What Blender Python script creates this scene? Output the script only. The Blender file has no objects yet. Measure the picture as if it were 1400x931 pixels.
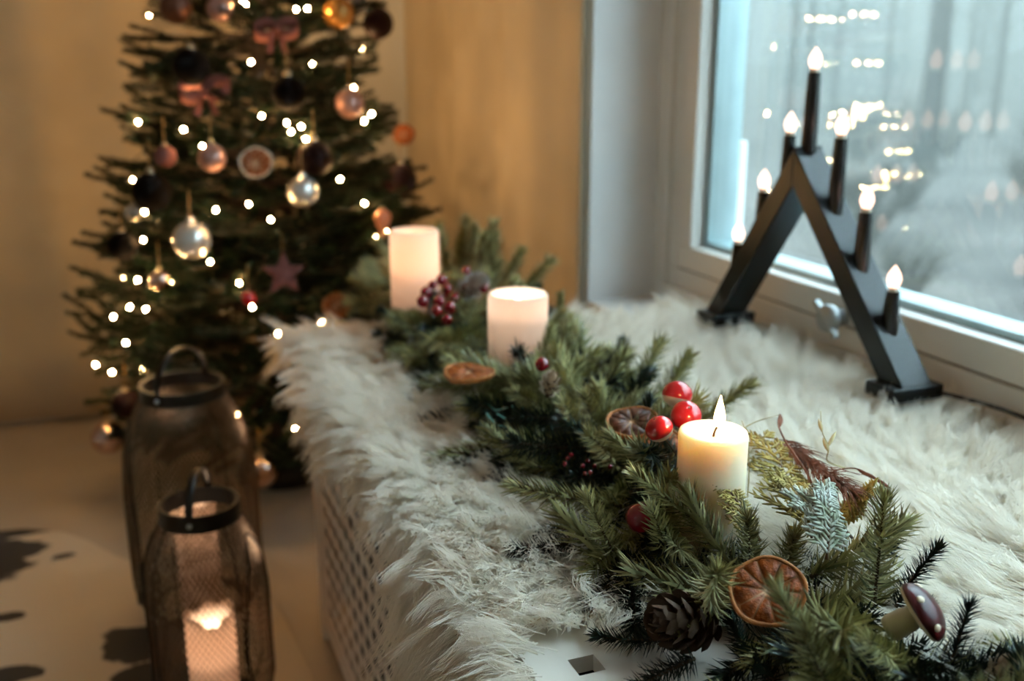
import bpy, math, random
import numpy as np
from mathutils import Vector, Matrix, Euler

R = math.radians
sc = bpy.context.scene
COL = sc.collection

# ------------------------------------------------------------------ camera
PITCH, YAW, CAMZ = R(15.4), R(21.3), 0.98
FPX = 1400 * 35 / 36
cam_d = bpy.data.cameras.new('camera')
cam = bpy.data.objects.new('camera', cam_d); COL.objects.link(cam)
cam.location = (0, 0, CAMZ)
cam.rotation_euler = (R(90) - PITCH, 0, -YAW)
cam_d.lens = 35; cam_d.sensor_width = 36; cam_d.clip_start = 0.02; cam_d.clip_end = 300
cam_d.dof.use_dof = True; cam_d.dof.focus_distance = 0.80; cam_d.dof.aperture_fstop = 3.8
sc.camera = cam

# ------------------------------------------------------------------ world and exposure
w = bpy.data.worlds.new('overcast_sky'); sc.world = w; w.use_nodes = True
wn = w.node_tree.nodes; wl = w.node_tree.links
bg = wn['Background']; bg.inputs['Color'].default_value = (0.64, 0.86, 0.97, 1); bg.inputs['Strength'].default_value = 8.8
sc.view_settings.view_transform = 'Standard'; sc.view_settings.look = 'None'
sc.view_settings.exposure = 0.6; sc.view_settings.gamma = 1.0
sc.view_settings.use_curve_mapping = False
cy = sc.cycles
cy.use_denoising = True
cy.caustics_reflective = False; cy.caustics_refractive = False
cy.max_bounces = 8; cy.diffuse_bounces = 5; cy.glossy_bounces = 4; cy.transmission_bounces = 4
cy.transparent_max_bounces = 32; cy.volume_bounces = 1
cy.sample_clamp_indirect = 4.0

# ------------------------------------------------------------------ pixel helpers (direction only)
_ct, _st, _cp, _sp = math.cos(YAW), math.sin(YAW), math.cos(PITCH), math.sin(PITCH)
FW = np.array((_st * _cp, _ct * _cp, -_sp)); RT = np.array((_ct, -_st, 0)); UP = np.array((_st * _sp, _ct * _sp, _cp))
C0 = np.array((0, 0, CAMZ))
def ray(px, py): return FW + RT * ((px - 700) / FPX) - UP * ((py - 465.5) / FPX)
def atz(px, py, z):
    d = ray(px, py); return C0 + d * ((z - CAMZ) / d[2])
def atx(px, py, x):
    d = ray(px, py); return C0 + d * (x / d[0])
def aty(px, py, y):
    d = ray(px, py); return C0 + d * (y / d[1])
def atd(px, py, t): return C0 + ray(px, py) * t
def depth(p): return float(np.dot(np.array(p) - C0, FW))

# ------------------------------------------------------------------ materials
def mat(name, col, rough=0.6, metal=0.0, var=0.0, scale=20.0, bump=0.0, bscale=60.0, sss=0.0, sssr=0.01, emit=None, estr=0.0,
        sheen=0.0, coat=0.0, trans=0.0, rand=0.0, spec=0.5, col2=None):
    m = bpy.data.materials.new(name); m.use_nodes = True
    nt = m.node_tree; N = nt.nodes; L = nt.links
    p = N['Principled BSDF']; out = N['Material Output']
    p.inputs['Base Color'].default_value = (*col, 1); p.inputs['Roughness'].default_value = rough
    p.inputs['Metallic'].default_value = metal; p.inputs['Specular IOR Level'].default_value = spec
    if sheen: p.inputs['Sheen Weight'].default_value = sheen
    if coat: p.inputs['Coat Weight'].default_value = coat; p.inputs['Coat Roughness'].default_value = 0.08
    if sss:
        p.inputs['Subsurface Weight'].default_value = sss; p.inputs['Subsurface Radius'].default_value = (1.0, 0.82, 0.62)
        p.inputs['Subsurface Scale'].default_value = sssr
    if emit:
        p.inputs['Emission Color'].default_value = (*emit, 1); p.inputs['Emission Strength'].default_value = estr
    if var or rand or col2:
        tc = N.new('ShaderNodeTexCoord'); nz = N.new('ShaderNodeTexNoise'); nz.inputs['Scale'].default_value = scale
        nz.inputs['Detail'].default_value = 4
        L.new(tc.outputs['Object'], nz.inputs['Vector'])
        mx = N.new('ShaderNodeMix'); mx.data_type = 'RGBA'
        c2 = col2 or tuple(max(0, c * (1 - var)) for c in col)
        c1 = tuple(min(1, c * (1 + var)) for c in col) if not col2 else col
        mx.inputs['A'].default_value = (*c1, 1); mx.inputs['B'].default_value = (*c2, 1)
        rp = N.new('ShaderNodeMapRange'); rp.inputs['From Min'].default_value = 0.35; rp.inputs['From Max'].default_value = 0.65
        L.new(nz.outputs['Fac'], rp.inputs['Value']); L.new(rp.outputs['Result'], mx.inputs['Factor'])
        src = mx.outputs['Result']
        if rand:
            oi = N.new('ShaderNodeObjectInfo'); hs = N.new('ShaderNodeHueSaturation')
            mr = N.new('ShaderNodeMapRange'); mr.inputs['To Min'].default_value = 1 - rand; mr.inputs['To Max'].default_value = 1 + rand
            L.new(oi.outputs['Random'], mr.inputs['Value']); L.new(mr.outputs['Result'], hs.inputs['Value'])
            L.new(src, hs.inputs['Color']); src = hs.outputs['Color']
        L.new(src, p.inputs['Base Color'])
    if bump:
        tc = N.new('ShaderNodeTexCoord'); nz = N.new('ShaderNodeTexNoise'); nz.inputs['Scale'].default_value = bscale
        L.new(tc.outputs['Object'], nz.inputs['Vector'])
        b = N.new('ShaderNodeBump'); b.inputs['Strength'].default_value = bump; b.inputs['Distance'].default_value = 0.002
        L.new(nz.outputs['Fac'], b.inputs['Height']); L.new(b.outputs['Normal'], p.inputs['Normal'])
    if trans:
        t = N.new('ShaderNodeBsdfTranslucent'); t.inputs['Color'].default_value = (*col, 1)
        mxs = N.new('ShaderNodeMixShader'); mxs.inputs['Fac'].default_value = trans
        L.new(p.outputs['BSDF'], mxs.inputs[1]); L.new(t.outputs['BSDF'], mxs.inputs[2]); L.new(mxs.outputs['Shader'], out.inputs['Surface'])
    return m

def emat(name, col, strength):
    m = bpy.data.materials.new(name); m.use_nodes = True
    N = m.node_tree.nodes; L = m.node_tree.links
    N.remove(N['Principled BSDF'])
    e = N.new('ShaderNodeEmission'); e.inputs['Color'].default_value = (*col, 1); e.inputs['Strength'].default_value = strength
    L.new(e.outputs['Emission'], N['Material Output'].inputs['Surface'])
    return m

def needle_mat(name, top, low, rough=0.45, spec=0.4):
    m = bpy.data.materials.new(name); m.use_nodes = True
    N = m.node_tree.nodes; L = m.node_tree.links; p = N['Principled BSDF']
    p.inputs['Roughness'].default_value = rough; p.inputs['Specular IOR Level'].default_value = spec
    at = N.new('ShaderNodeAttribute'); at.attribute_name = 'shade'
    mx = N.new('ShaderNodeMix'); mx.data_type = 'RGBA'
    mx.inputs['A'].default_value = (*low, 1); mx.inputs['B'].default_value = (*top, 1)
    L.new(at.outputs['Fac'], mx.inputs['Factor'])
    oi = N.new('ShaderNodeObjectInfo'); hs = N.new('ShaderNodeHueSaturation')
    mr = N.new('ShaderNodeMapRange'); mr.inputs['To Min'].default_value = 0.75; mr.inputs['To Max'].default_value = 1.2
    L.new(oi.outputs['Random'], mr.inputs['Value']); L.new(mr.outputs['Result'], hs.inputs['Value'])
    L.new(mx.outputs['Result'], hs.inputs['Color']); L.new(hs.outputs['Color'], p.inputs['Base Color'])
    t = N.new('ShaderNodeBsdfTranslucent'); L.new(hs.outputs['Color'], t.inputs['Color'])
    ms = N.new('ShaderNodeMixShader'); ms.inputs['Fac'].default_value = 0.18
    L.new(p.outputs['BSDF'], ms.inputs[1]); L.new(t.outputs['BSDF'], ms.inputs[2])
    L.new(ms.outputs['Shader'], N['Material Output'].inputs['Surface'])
    return m

def glass_mat(name, tint=(0.982, 0.990, 0.990), boost=1.8, base=0.0):
    m = bpy.data.materials.new(name); m.use_nodes = True
    N = m.node_tree.nodes; L = m.node_tree.links
    N.remove(N['Principled BSDF'])
    tr = N.new('ShaderNodeBsdfTransparent'); tr.inputs['Color'].default_value = (*tint, 1)
    gl = N.new('ShaderNodeBsdfGlossy'); gl.inputs['Roughness'].default_value = 0.0
    fr = N.new('ShaderNodeFresnel'); fr.inputs['IOR'].default_value = 1.45
    ge = N.new('ShaderNodeNewGeometry')
    inv = N.new('ShaderNodeMath'); inv.operation = 'SUBTRACT'; inv.inputs[0].default_value = 1.0
    L.new(ge.outputs['Backfacing'], inv.inputs[1])
    mu = N.new('ShaderNodeMath'); mu.operation = 'MULTIPLY'; L.new(fr.outputs['Fac'], mu.inputs[0]); L.new(inv.outputs[0], mu.inputs[1])
    m2 = N.new('ShaderNodeMath'); m2.operation = 'MULTIPLY'; m2.use_clamp = True; L.new(mu.outputs[0], m2.inputs[0]); m2.inputs[1].default_value = boost
    ms = N.new('ShaderNodeMixShader'); L.new(m2.outputs[0], ms.inputs['Fac'])
    L.new(tr.outputs['BSDF'], ms.inputs[1]); L.new(gl.outputs['BSDF'], ms.inputs[2])
    L.new(ms.outputs['Shader'], N['Material Output'].inputs['Surface'])
    return m

M = {}
M['plaster'] = mat('plaster_white', (0.80, 0.79, 0.76), 0.8, var=0.02, scale=3)
M['ceiling'] = mat('ceiling_white', (0.8, 0.78, 0.74), 0.9, var=0.01)
M['paint'] = mat('window_paint', (0.82, 0.79, 0.74), 0.38, var=0.02, scale=6)
M['reveal'] = mat('reveal_paint', (0.84, 0.85, 0.85), 0.6, var=0.01)
M['gasket'] = mat('window_gasket', (0.22, 0.15, 0.09), 0.7, var=0.15)
M['spacer'] = mat('pane_spacer', (0.45, 0.58, 0.60), 0.3, metal=0.6, var=0.05)
M['pane'] = glass_mat('window_glass')
M['steel'] = mat('brushed_steel', (0.40, 0.42, 0.42), 0.5, metal=0.6, var=0.06)
M['floor'] = mat('floor_boards', (0.52, 0.43, 0.33), 0.6, var=0.08, scale=2.5)
M['curtain'] = mat('linen_curtain', (0.76, 0.64, 0.47), 0.85, var=0.05, scale=5, trans=0.15, bump=0.2, bscale=400)
M['box'] = mat('painted_wood', (0.80, 0.74, 0.66), 0.5, var=0.03, scale=9)
M['dark'] = mat('inside_shade', (0.012, 0.011, 0.010), 0.8, var=0.1)  # near-black, stands in for the shade inside the bench
M['skin'] = mat('sheep_hide', (0.62, 0.47, 0.33), 0.9, var=0.15, scale=12)
M['skin_pale'] = mat('sheep_hide_pale', (0.74, 0.65, 0.54), 0.9, var=0.1, scale=12)
M['wool'] = mat('sheep_wool', (0.95, 0.90, 0.81), 0.75, trans=0.42, sheen=0.15, var=0.04, scale=9)
M['black'] = mat('black_lacquer', (0.005, 0.008, 0.009), 0.30, spec=0.32, var=0.1)
M['blacktube'] = mat('black_tube', (0.008, 0.007, 0.007), 0.22, spec=0.6, var=0.1)
M['iron'] = mat('black_iron', (0.012, 0.011, 0.010), 0.45, metal=0.4, var=0.1)
M['wire'] = mat('bronze_wire', (0.10, 0.07, 0.045), 0.4, metal=0.7, var=0.1)
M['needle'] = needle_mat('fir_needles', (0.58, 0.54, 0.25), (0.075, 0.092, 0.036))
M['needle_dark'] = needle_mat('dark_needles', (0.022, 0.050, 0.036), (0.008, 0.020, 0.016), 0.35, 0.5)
M['needle_tree'] = needle_mat('tree_needles', (0.012, 0.030, 0.013), (0.003, 0.010, 0.006), 0.5, 0.2)
M['stem'] = mat('fir_stem', (0.10, 0.075, 0.045), 0.8, var=0.25, scale=200)
M['bark'] = mat('tree_bark', (0.10, 0.07, 0.05), 0.9, var=0.3, scale=40)
M['wax'] = mat('ivory_wax', (0.95, 0.82, 0.62), 0.4, sss=1.0, sssr=0.022, coat=0.1, var=0.01)
M['glowwax'] = mat('pink_wax', (0.95, 0.82, 0.73), 0.5, trans=0.72, var=0.015, scale=30)
M['wick'] = mat('charred_wick', (0.03, 0.014, 0.008), 0.9, var=0.2)
M['flame'] = emat('flame', (1.0, 0.66, 0.27), 16)
M['flame_soft'] = emat('flame_pale', (1.0, 0.80, 0.62), 14)
M['fairy'] = emat('fairy_bulb', (1.0, 0.58, 0.23), 560)
M['bulb'] = emat('candle_bulb', (1.0, 0.60, 0.44), 2.6)
M['filament'] = emat('filament', (1.0, 0.78, 0.6), 60)
M['cable'] = mat('green_cable', (0.01, 0.02, 0.012), 0.5, var=0.1)
M['orange_rind'] = mat('orange_rind', (0.46, 0.16, 0.035), 0.6, var=0.25, scale=150, bump=0.5, bscale=500)
M['orange_flesh'] = mat('orange_flesh', (0.40, 0.095, 0.014), 0.45, var=0.45, scale=220, bump=0.8, bscale=420, trans=0.2)
M['pith'] = mat('orange_pith', (0.74, 0.44, 0.24), 0.8, var=0.15, scale=200)
M['orange_dark'] = mat('orange_dark_flesh', (0.10, 0.03, 0.012), 0.5, var=0.4, scale=200, bump=0.5)
M['red'] = mat('glossy_red', (0.50, 0.012, 0.016), 0.12, coat=0.6, var=0.1, scale=60)
M['cream'] = mat('cream_paint', (0.82, 0.66, 0.48), 0.35, var=0.05)
M['berry'] = mat('berry_red', (0.22, 0.004, 0.012), 0.18, coat=0.5, var=0.2, scale=80)
M['cone'] = mat('cone_scale', (0.10, 0.06, 0.036), 0.75, var=0.35, scale=90)
M['cone_pale'] = mat('cone_scale_pale', (0.42, 0.32, 0.22), 0.8, var=0.25, scale=90)
M['cone_frost'] = mat('cone_scale_frosted', (0.24, 0.16, 0.12), 0.8, scale=70, col2=(0.62, 0.60, 0.56))
M['thuja'] = mat('thuja_gold', (0.36, 0.28, 0.07), 0.7, var=0.3, scale=60)
M['thuja_frost'] = mat('thuja_frosted', (0.34, 0.38, 0.26), 0.85, scale=90, col2=(0.62, 0.66, 0.60))
M['plume'] = mat('dried_plume', (0.20, 0.085, 0.055), 0.8, var=0.35, scale=60)
M['twig'] = mat('dried_twig', (0.17, 0.10, 0.06), 0.8, var=0.3, scale=80)
M['straw'] = mat('dried_straw', (0.46, 0.37, 0.19), 0.8, var=0.2, scale=80)
M['tinsel'] = mat('teal_tinsel', (0.12, 0.42, 0.42), 0.3, metal=0.5, var=0.1)
M['mush'] = mat('mushroom_cap', (0.06, 0.004, 0.006), 0.3, coat=0.12, spec=0.35, var=0.15, scale=50)
M['mushstem'] = mat('mushroom_stem', (0.55, 0.46, 0.29), 0.4, coat=0.15, var=0.08)
M['silver'] = mat('pearl_silver', (0.72, 0.69, 0.66), 0.22, metal=0.65, var=0.03)
M['burg'] = mat('burgundy_dark', (0.016, 0.003, 0.004), 0.6, var=0.2, spec=0.2)
M['velvet'] = mat('black_velvet', (0.005, 0.004, 0.004), 0.9, var=0.2, spec=0.1)
M['bronze'] = mat('bronze_ball', (0.14, 0.055, 0.032), 0.35, metal=0.6, var=0.2, scale=60)
M['rose'] = mat('rose_pearl', (0.44, 0.24, 0.20), 0.3, metal=0.5, var=0.12, scale=40)
M['gold'] = mat('amber_gold', (0.48, 0.22, 0.05), 0.25, metal=0.6, var=0.3, scale=40)
M['copper'] = mat('copper_mirror', (0.62, 0.42, 0.34), 0.06, metal=1.0, var=0.05)
M['pink'] = mat('pink_felt', (0.17, 0.055, 0.045), 0.9, var=0.15, scale=60)
M['peach'] = mat('peach_glass', (0.72, 0.34, 0.18), 0.3, var=0.2, scale=60, trans=0.25)
M['cap'] = mat('ornament_cap', (0.5, 0.38, 0.24), 0.35, metal=0.9, var=0.1)
M['string'] = mat('gold_thread', (0.35, 0.2, 0.06), 0.6, var=0.2)
M['snow_ground'] = mat('winter_ground', (0.080, 0.070, 0.062), 0.95, var=0.4, scale=0.9)
M['ext_bark'] = mat('birch_bark', (0.024, 0.027, 0.027), 0.9, var=0.2, scale=2, rand=0.2)
M['ext_leaf'] = mat('winter_scrub', (0.06, 0.055, 0.045), 0.95, var=0.3, scale=2, rand=0.2)
M['ext_white'] = mat('outdoor_white', (0.8, 0.84, 0.84), 0.5, var=0.03)

# ------------------------------------------------------------------ mesh builder
class MB:
    def __init__(s, off=(0, 0, 0)):
        s.v = []; s.f = []; s.off = np.array(off, float); s.shade = []
    def add(s, vs, fs):
        b = len(s.v); s.v.extend([tuple(map(float, q)) for q in vs]); s.f.extend([tuple(b + i for i in f) for f in fs])
    def box(s, a, b):
        x0, y0, z0 = a; x1, y1, z1 = b
        s.add([(x0, y0, z0), (x1, y0, z0), (x1, y1, z0), (x0, y1, z0), (x0, y0, z1), (x1, y0, z1), (x1, y1, z1), (x0, y1, z1)],
              [(3, 2, 1, 0), (4, 5, 6, 7), (0, 1, 5, 4), (1, 2, 6, 5), (2, 3, 7, 6), (3, 0, 4, 7)])
    def obox(s, c, ax, ay, az, bev=0.0):
        """oriented box from centre and three half-extent vectors, chamfered in the ax-ay profile"""
        c, ax, ay, az = map(np.array, (c, ax, ay, az))
        if bev:
            la, lb = np.linalg.norm(ax), np.linalg.norm(ay); p, q = 1 - bev / la, 1 - bev / lb
            prof = [(1, -q), (1, q), (p, 1), (-p, 1), (-1, q), (-1, -q), (-p, -1), (p, -1)]
        else: prof = [(1, -1), (1, 1), (-1, 1), (-1, -1)]
        n = len(prof)
        vs = [c + ax * i + ay * j - az for i, j in prof] + [c + ax * i + ay * j + az for i, j in prof]
        s.add(vs, [tuple(range(n))[::-1], tuple(range(n, 2 * n))] + [(k, (k + 1) % n, n + (k + 1) % n, n + k) for k in range(n)])
    def tube(s, pts, rad, n=6, cap=True, closed=False):
        pts = [np.array(p, float) for p in pts]; m = len(pts)
        if not hasattr(rad, '__len__'): rad = [rad] * m
        u = None; vs = []
        for i in range(m):
            if closed: t = pts[(i + 1) % m] - pts[i - 1]
            else: t = pts[min(i + 1, m - 1)] - pts[max(i - 1, 0)]
            t = t / (np.linalg.norm(t) + 1e-12)
            if u is None:
                a = np.array((0, 0, 1.0)) if abs(t[2]) < 0.9 else np.array((1.0, 0, 0)); u = np.cross(t, a)
            u = u - t * np.dot(u, t); u /= np.linalg.norm(u) + 1e-12; v = np.cross(t, u)
            for k in range(n):
                a = 2 * math.pi * k / n; vs.append(pts[i] + (u * math.cos(a) + v * math.sin(a)) * rad[i])
        fs = []
        for i in range(m if closed else m - 1):
            j = (i + 1) % m
            for k in range(n): fs.append((i * n + k, i * n + (k + 1) % n, j * n + (k + 1) % n, j * n + k))
        if cap and not closed: fs += [tuple(range(n))[::-1], tuple(range((m - 1) * n, m * n))]
        s.add(vs, fs)
    def lathe(s, prof, n=24, c=(0, 0, 0), axis=None, closed=False):
        """prof: list of (r, z). axis: 3x3 matrix columns"""
        A = np.eye(3) if axis is None else np.array(axis); c = np.array(c, float); vs = []; idx = []
        for r, z in prof:
            if r < 1e-7: idx.append([len(vs)] * n); vs.append(c + A @ np.array((0, 0, z)))
            else:
                st = len(vs); idx.append([st + k for k in range(n)])
                for k in range(n):
                    a = 2 * math.pi * k / n; vs.append(c + A @ np.array((r * math.cos(a), r * math.sin(a), z)))
        fs = []; m = len(prof)
        for i in range(m if closed else m - 1):
            p, q = idx[i], idx[(i + 1) % m]
            for k in range(n):
                f = []
                for t in (p[k], p[(k + 1) % n], q[(k + 1) % n], q[k]):
                    if t not in f: f.append(t)
                if len(f) > 2: fs.append(tuple(f))
        s.add(vs, fs)
    def sphere(s, c, r, n=16, axis=None, sq=1.0):
        m = max(6, n // 2)
        s.lathe([(r * math.sin(math.pi * i / m) if 0 < i < m else 0, -r * sq * math.cos(math.pi * i / m)) for i in range(m + 1)], n, c, axis)
    def mesh(s, name, m, smooth=False):
        me = bpy.data.meshes.new(name)
        v = np.array(s.v) - s.off if len(s.v) else np.zeros((0, 3))
        me.from_pydata(v.tolist(), [], s.f)
        if s.shade:
            at = me.attributes.new('shade', 'FLOAT', 'POINT'); at.data.foreach_set('value', np.array(s.shade, np.float32))
        if smooth: me.polygons.foreach_set('use_smooth', [True] * len(me.polygons))
        me.materials.append(m); me.update(); return me
    def build(s, name, m, parent=None, smooth=False, kind=None, label=None):
        o = bpy.data.objects.new(name, s.mesh(name, m, smooth)); COL.objects.link(o)
        if parent is not None: o.parent = parent
        if kind: o['kind'] = kind
        if label: o['label'] = label
        return o

def bevel(o, wd=0.003, seg=2):
    b = o.modifiers.new('edge', 'BEVEL'); b.width = wd; b.segments = seg; b.limit_method = 'ANGLE'; return o
def autosmooth(o, ang=40):
    me = o.data
    me.polygons.foreach_set('use_smooth', [True] * len(me.polygons))
    me.set_sharp_from_angle(angle=R(ang)); return o
def tag(o, label, cat, group=None, kind=None):
    o['label'] = label; o['category'] = cat
    if group: o['group'] = group
    if kind: o['kind'] = kind
    return o
def thing(name, loc, label, cat, group=None):
    o = bpy.data.objects.new(name, None); COL.objects.link(o); o.location = tuple(map(float, loc)); o.empty_display_size = 0.02
    return tag(o, label, cat, group)
def struct(o): o['kind'] = 'structure'; return o
def frame_z(d, up=(0, 0, 1)):
    """3x3 with column 2 along d"""
    z = np.array(d, float); z /= np.linalg.norm(z); a = np.array(up, float)
    if abs(np.dot(a, z)) > 0.95: a = np.array((1.0, 0, 0))
    x = np.cross(a, z); x /= np.linalg.norm(x); y = np.cross(z, x)
    return np.stack([x, y, z], axis=1)
def point_light(name, loc, parent, col, power, rad=0.006):
    d = bpy.data.lights.new(name, 'POINT'); d.color = col; d.energy = power; d.shadow_soft_size = rad
    o = bpy.data.objects.new(name, d); COL.objects.link(o); o.location = tuple(map(float, loc)); o.parent = parent; return o
def smooth_path(pts, n):
    pts = np.array(pts, float); m = len(pts); out = []
    for k in range(n):
        t = k / (n - 1) * (m - 1); i = min(int(t), m - 2); f = t - i
        p0 = pts[max(i - 1, 0)]; p1 = pts[i]; p2 = pts[i + 1]; p3 = pts[min(i + 2, m - 1)]
        out.append(0.5 * ((2 * p1) + (-p0 + p2) * f + (2 * p0 - 5 * p1 + 4 * p2 - p3) * f * f + (-p0 + 3 * p1 - 3 * p2 + p3) * f ** 3))
    return out

# ------------------------------------------------------------------ the room
WX, BY = 0.826, 3.0            # inner face of the window wall, of the far wall
JY, JN = 1.71, -0.35           # far and near jamb of the window
SZ, HZ = 0.54, 1.95            # sill and head heights
XF = 0.965                     # inner face of the window frame
LX, FY, CZ = -2.6, -2.3, 2.5

m = MB(); m.box((LX - 0.1, FY - 0.1, -0.1), (WX + 0.25, BY + 0.1, 0)); struct(m.build('floor', M['floor']))
m = MB(); m.box((LX - 0.1, FY - 0.1, CZ), (WX + 0.25, BY + 0.1, CZ + 0.1)); struct(m.build('ceiling', M['ceiling']))
m = MB(); m.box((LX - 0.1, BY, 0), (WX + 0.25, BY + 0.1, CZ)); struct(m.build('wall_back', M['plaster']))
W2 = (-0.40, 0.0, 1.15, 1.75)      # unseen window added in the opposite wall to light the bench's room side
m = MB(); m.box((LX - 0.1, FY - 0.1, 0), (LX, BY, W2[2])); m.box((LX - 0.1, FY - 0.1, W2[3]), (LX, BY, CZ)); m.box((LX - 0.1, FY - 0.1, W2[2]), (LX, W2[0], W2[3])); m.box((LX - 0.1, W2[1], W2[2]), (LX, BY, W2[3]))
struct(m.build('wall_left', M['plaster']))
m = MB(); m.box((LX, FY - 0.1, 0), (WX + 0.25, FY, CZ)); struct(m.build('wall_front', M['plaster']))
m = MB()
m.box((WX, FY, 0), (WX + 0.25, BY, SZ - 0.03)); m.box((WX, FY, HZ), (WX + 0.25, BY, CZ))
m.box((WX, FY, SZ - 0.03), (WX + 0.25, JN, HZ)); m.box((WX, JY, SZ - 0.03), (WX + 0.25, BY, HZ))
struct(m.build('wall_right', M['reveal']))
m = MB(); m.box((WX, JN, SZ - 0.03), (WX + 0.25, JY, SZ)); struct(m.build('trim_1', M['reveal']))
m = MB(); m.box((LX, BY - 0.014, 0), (WX, BY, 0.075)); struct(bevel(m.build('baseboard_back', M['paint']), 0.004))

# window: fixed frame, sash, three panes, seals, catch
win = bpy.data.objects.new('window_1', None); COL.objects.link(win); win['kind'] = 'structure'
def ring(x0, x1, y0, y1, z0, z1, wy, wz):
    q = MB(); q.box((x0, y0, z0), (x1, y1, z0 + wz)); q.box((x0, y0, z1 - wz), (x1, y1, z1))
    q.box((x0, y0, z0 + wz), (x1, y0 + wy, z1 - wz)); q.box((x0, y1 - wy, z0 + wz), (x1, y1, z1 - wz)); return q
bevel(ring(XF, 1.07, JN, JY, SZ, HZ, 0.045, 0.032).build('frame_outer', M['paint'], win), 0.004)
bevel(ring(XF + 0.010, 1.07, JN + 0.045, JY - 0.045, SZ + 0.032, HZ - 0.032, 0.032, 0.036).build('frame_inner', M['paint'], win), 0.004)
ya, yb, za, zb = JN + 0.077, JY - 0.077, SZ + 0.068, HZ - 0.068
ring(XF + 0.014, 1.065, ya, yb, za, zb, 0.004, 0.004).build('sash_seal', M['gasket'], win)
ya += 0.004; yb -= 0.004; za += 0.004; zb -= 0.004
bevel(ring(XF + 0.006, 1.00, ya, yb, za, zb, 0.047, 0.044).build('sash', M['paint'], win), 0.003)
bevel(ring(1.00, 1.052, ya, yb, za, zb, 0.058, 0.054).build('glazing_bead', M['spacer'], win), 0.002)
bevel(ring(1.052, 1.066, ya - 0.02, yb + 0.02, za - 0.02, zb + 0.02, 0.074, 0.066).build('sash_outer', M['spacer'], win), 0.003)
for k, x in enumerate((1.008, 1.027, 1.043)):
    q = MB(); q.box((x, ya + 0.05, za + 0.045), (x + 0.003, yb - 0.05, zb - 0.045)); q.build('pane', M['pane'], win)
# outer sill board and the white upright outside
q = MB(); q.box((1.08, JN, SZ + 0.01), (1.26, JY, SZ + 0.03)); q.build('outer_sill', M['ext_white'], win)
p = atx(1004, 345, 1.14)
q = MB(); q.box((1.13, p[1] - 0.010, SZ + 0.03), (1.15, p[1] + 0.010, atx(1008, 192, 1.14)[2])); bevel(q.build('stay_post', M['ext_white'], win), 0.003)
# round catch on the lower rail
p = atx(1150, 434, XF); q = MB(p)
A = frame_z((-1, 0, 0))
q.lathe([(0, -0.002), (0.013, -0.002), (0.013, 0.006), (0.009, 0.008), (0.009, 0.014), (0.021, 0.017), (0.022, 0.024), (0.019, 0.030), (0, 0.031)], 20, p, A)
o = q.build('catch_knob', M['steel'], win, True); o.location = tuple(p)
q = MB(); q.box((-0.006, -0.034, -0.004), (0.004, 0.034, 0.004)); q = bevel(q.build('catch_lever', M['steel'], o), 0.002); q.location = (-0.026, 0, 0); q.rotation_euler = (R(40), 0, 0)

added_win = bpy.data.objects.new('added_window', None); COL.objects.link(added_win); added_win['kind'] = 'structure'
bevel(ring(LX - 0.09, LX - 0.02, W2[0], W2[1], W2[2], W2[3], 0.06, 0.06).build('frame_outer', M['paint'], added_win), 0.004)
q = MB(); q.box((LX - 0.08, (W2[0] + W2[1]) / 2 - 0.03, W2[2] + 0.06), (LX - 0.03, (W2[0] + W2[1]) / 2 + 0.03, W2[3] - 0.06)); q.build('mullion', M['paint'], added_win)
q = MB(); q.box((LX - 0.06, W2[0] + 0.05, W2[2] + 0.05), (LX - 0.056, W2[1] - 0.05, W2[3] - 0.05)); q.build('pane', M['pane'], added_win)
# curtains with soft folds
def curtain(name, a, b, nrm, z0, z1, amp, per, seed, label):
    rnd = random.Random(seed); a = np.array(a, float); b = np.array(b, float); L = np.linalg.norm(b - a); d = (b - a) / L; nv = np.array(nrm, float)
    nx, nz = int(L / 0.015), 14; q = MB(a); ph = rnd.random() * 6; vs = []
    for j in range(nz + 1):
        z = z0 + (z1 - z0) * j / nz
        for i in range(nx + 1):
            s_ = L * i / nx
            k = amp * (0.55 * math.sin(6.283 * s_ / per + ph + 0.25 * math.sin(z * 1.7)) + 0.35 * math.sin(6.283 * s_ / (per * 0.43) + 2 * ph + 0.4 * z) + 0.2 * math.sin(6.283 * s_ / (per * 2.3) + z))
            p_ = a[:2] + d[:2] * s_ + nv[:2] * (amp * 1.2 + k); vs.append((p_[0], p_[1], z))
    q.add(vs, [(j * (nx + 1) + i, j * (nx + 1) + i + 1, (j + 1) * (nx + 1) + i + 1, (j + 1) * (nx + 1) + i) for j in range(nz) for i in range(nx)])
    o = q.build(name, M['curtain'], None, True); o.location = tuple(a)
    so = o.modifiers.new('cloth', 'SOLIDIFY'); so.thickness = 0.002
    tag(o, label, 'curtain')
curtain('curtain', (-2.5, BY - 0.016, 0), (0.50, BY - 0.016, 0), (0, -1, 0), 0.02, 2.42, 0.020, 0.46, 4, 'long beige curtain in soft folds along the wall behind the christmas tree')
curtain('curtain', (WX - 0.002, JY + 0.004, 0), (WX - 0.002, 2.93, 0), (-1, 0, 0), 0.02, 2.42, 0.012, 0.40, 9, 'beige curtain drawn aside between the window reveal and the room corner')

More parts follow.
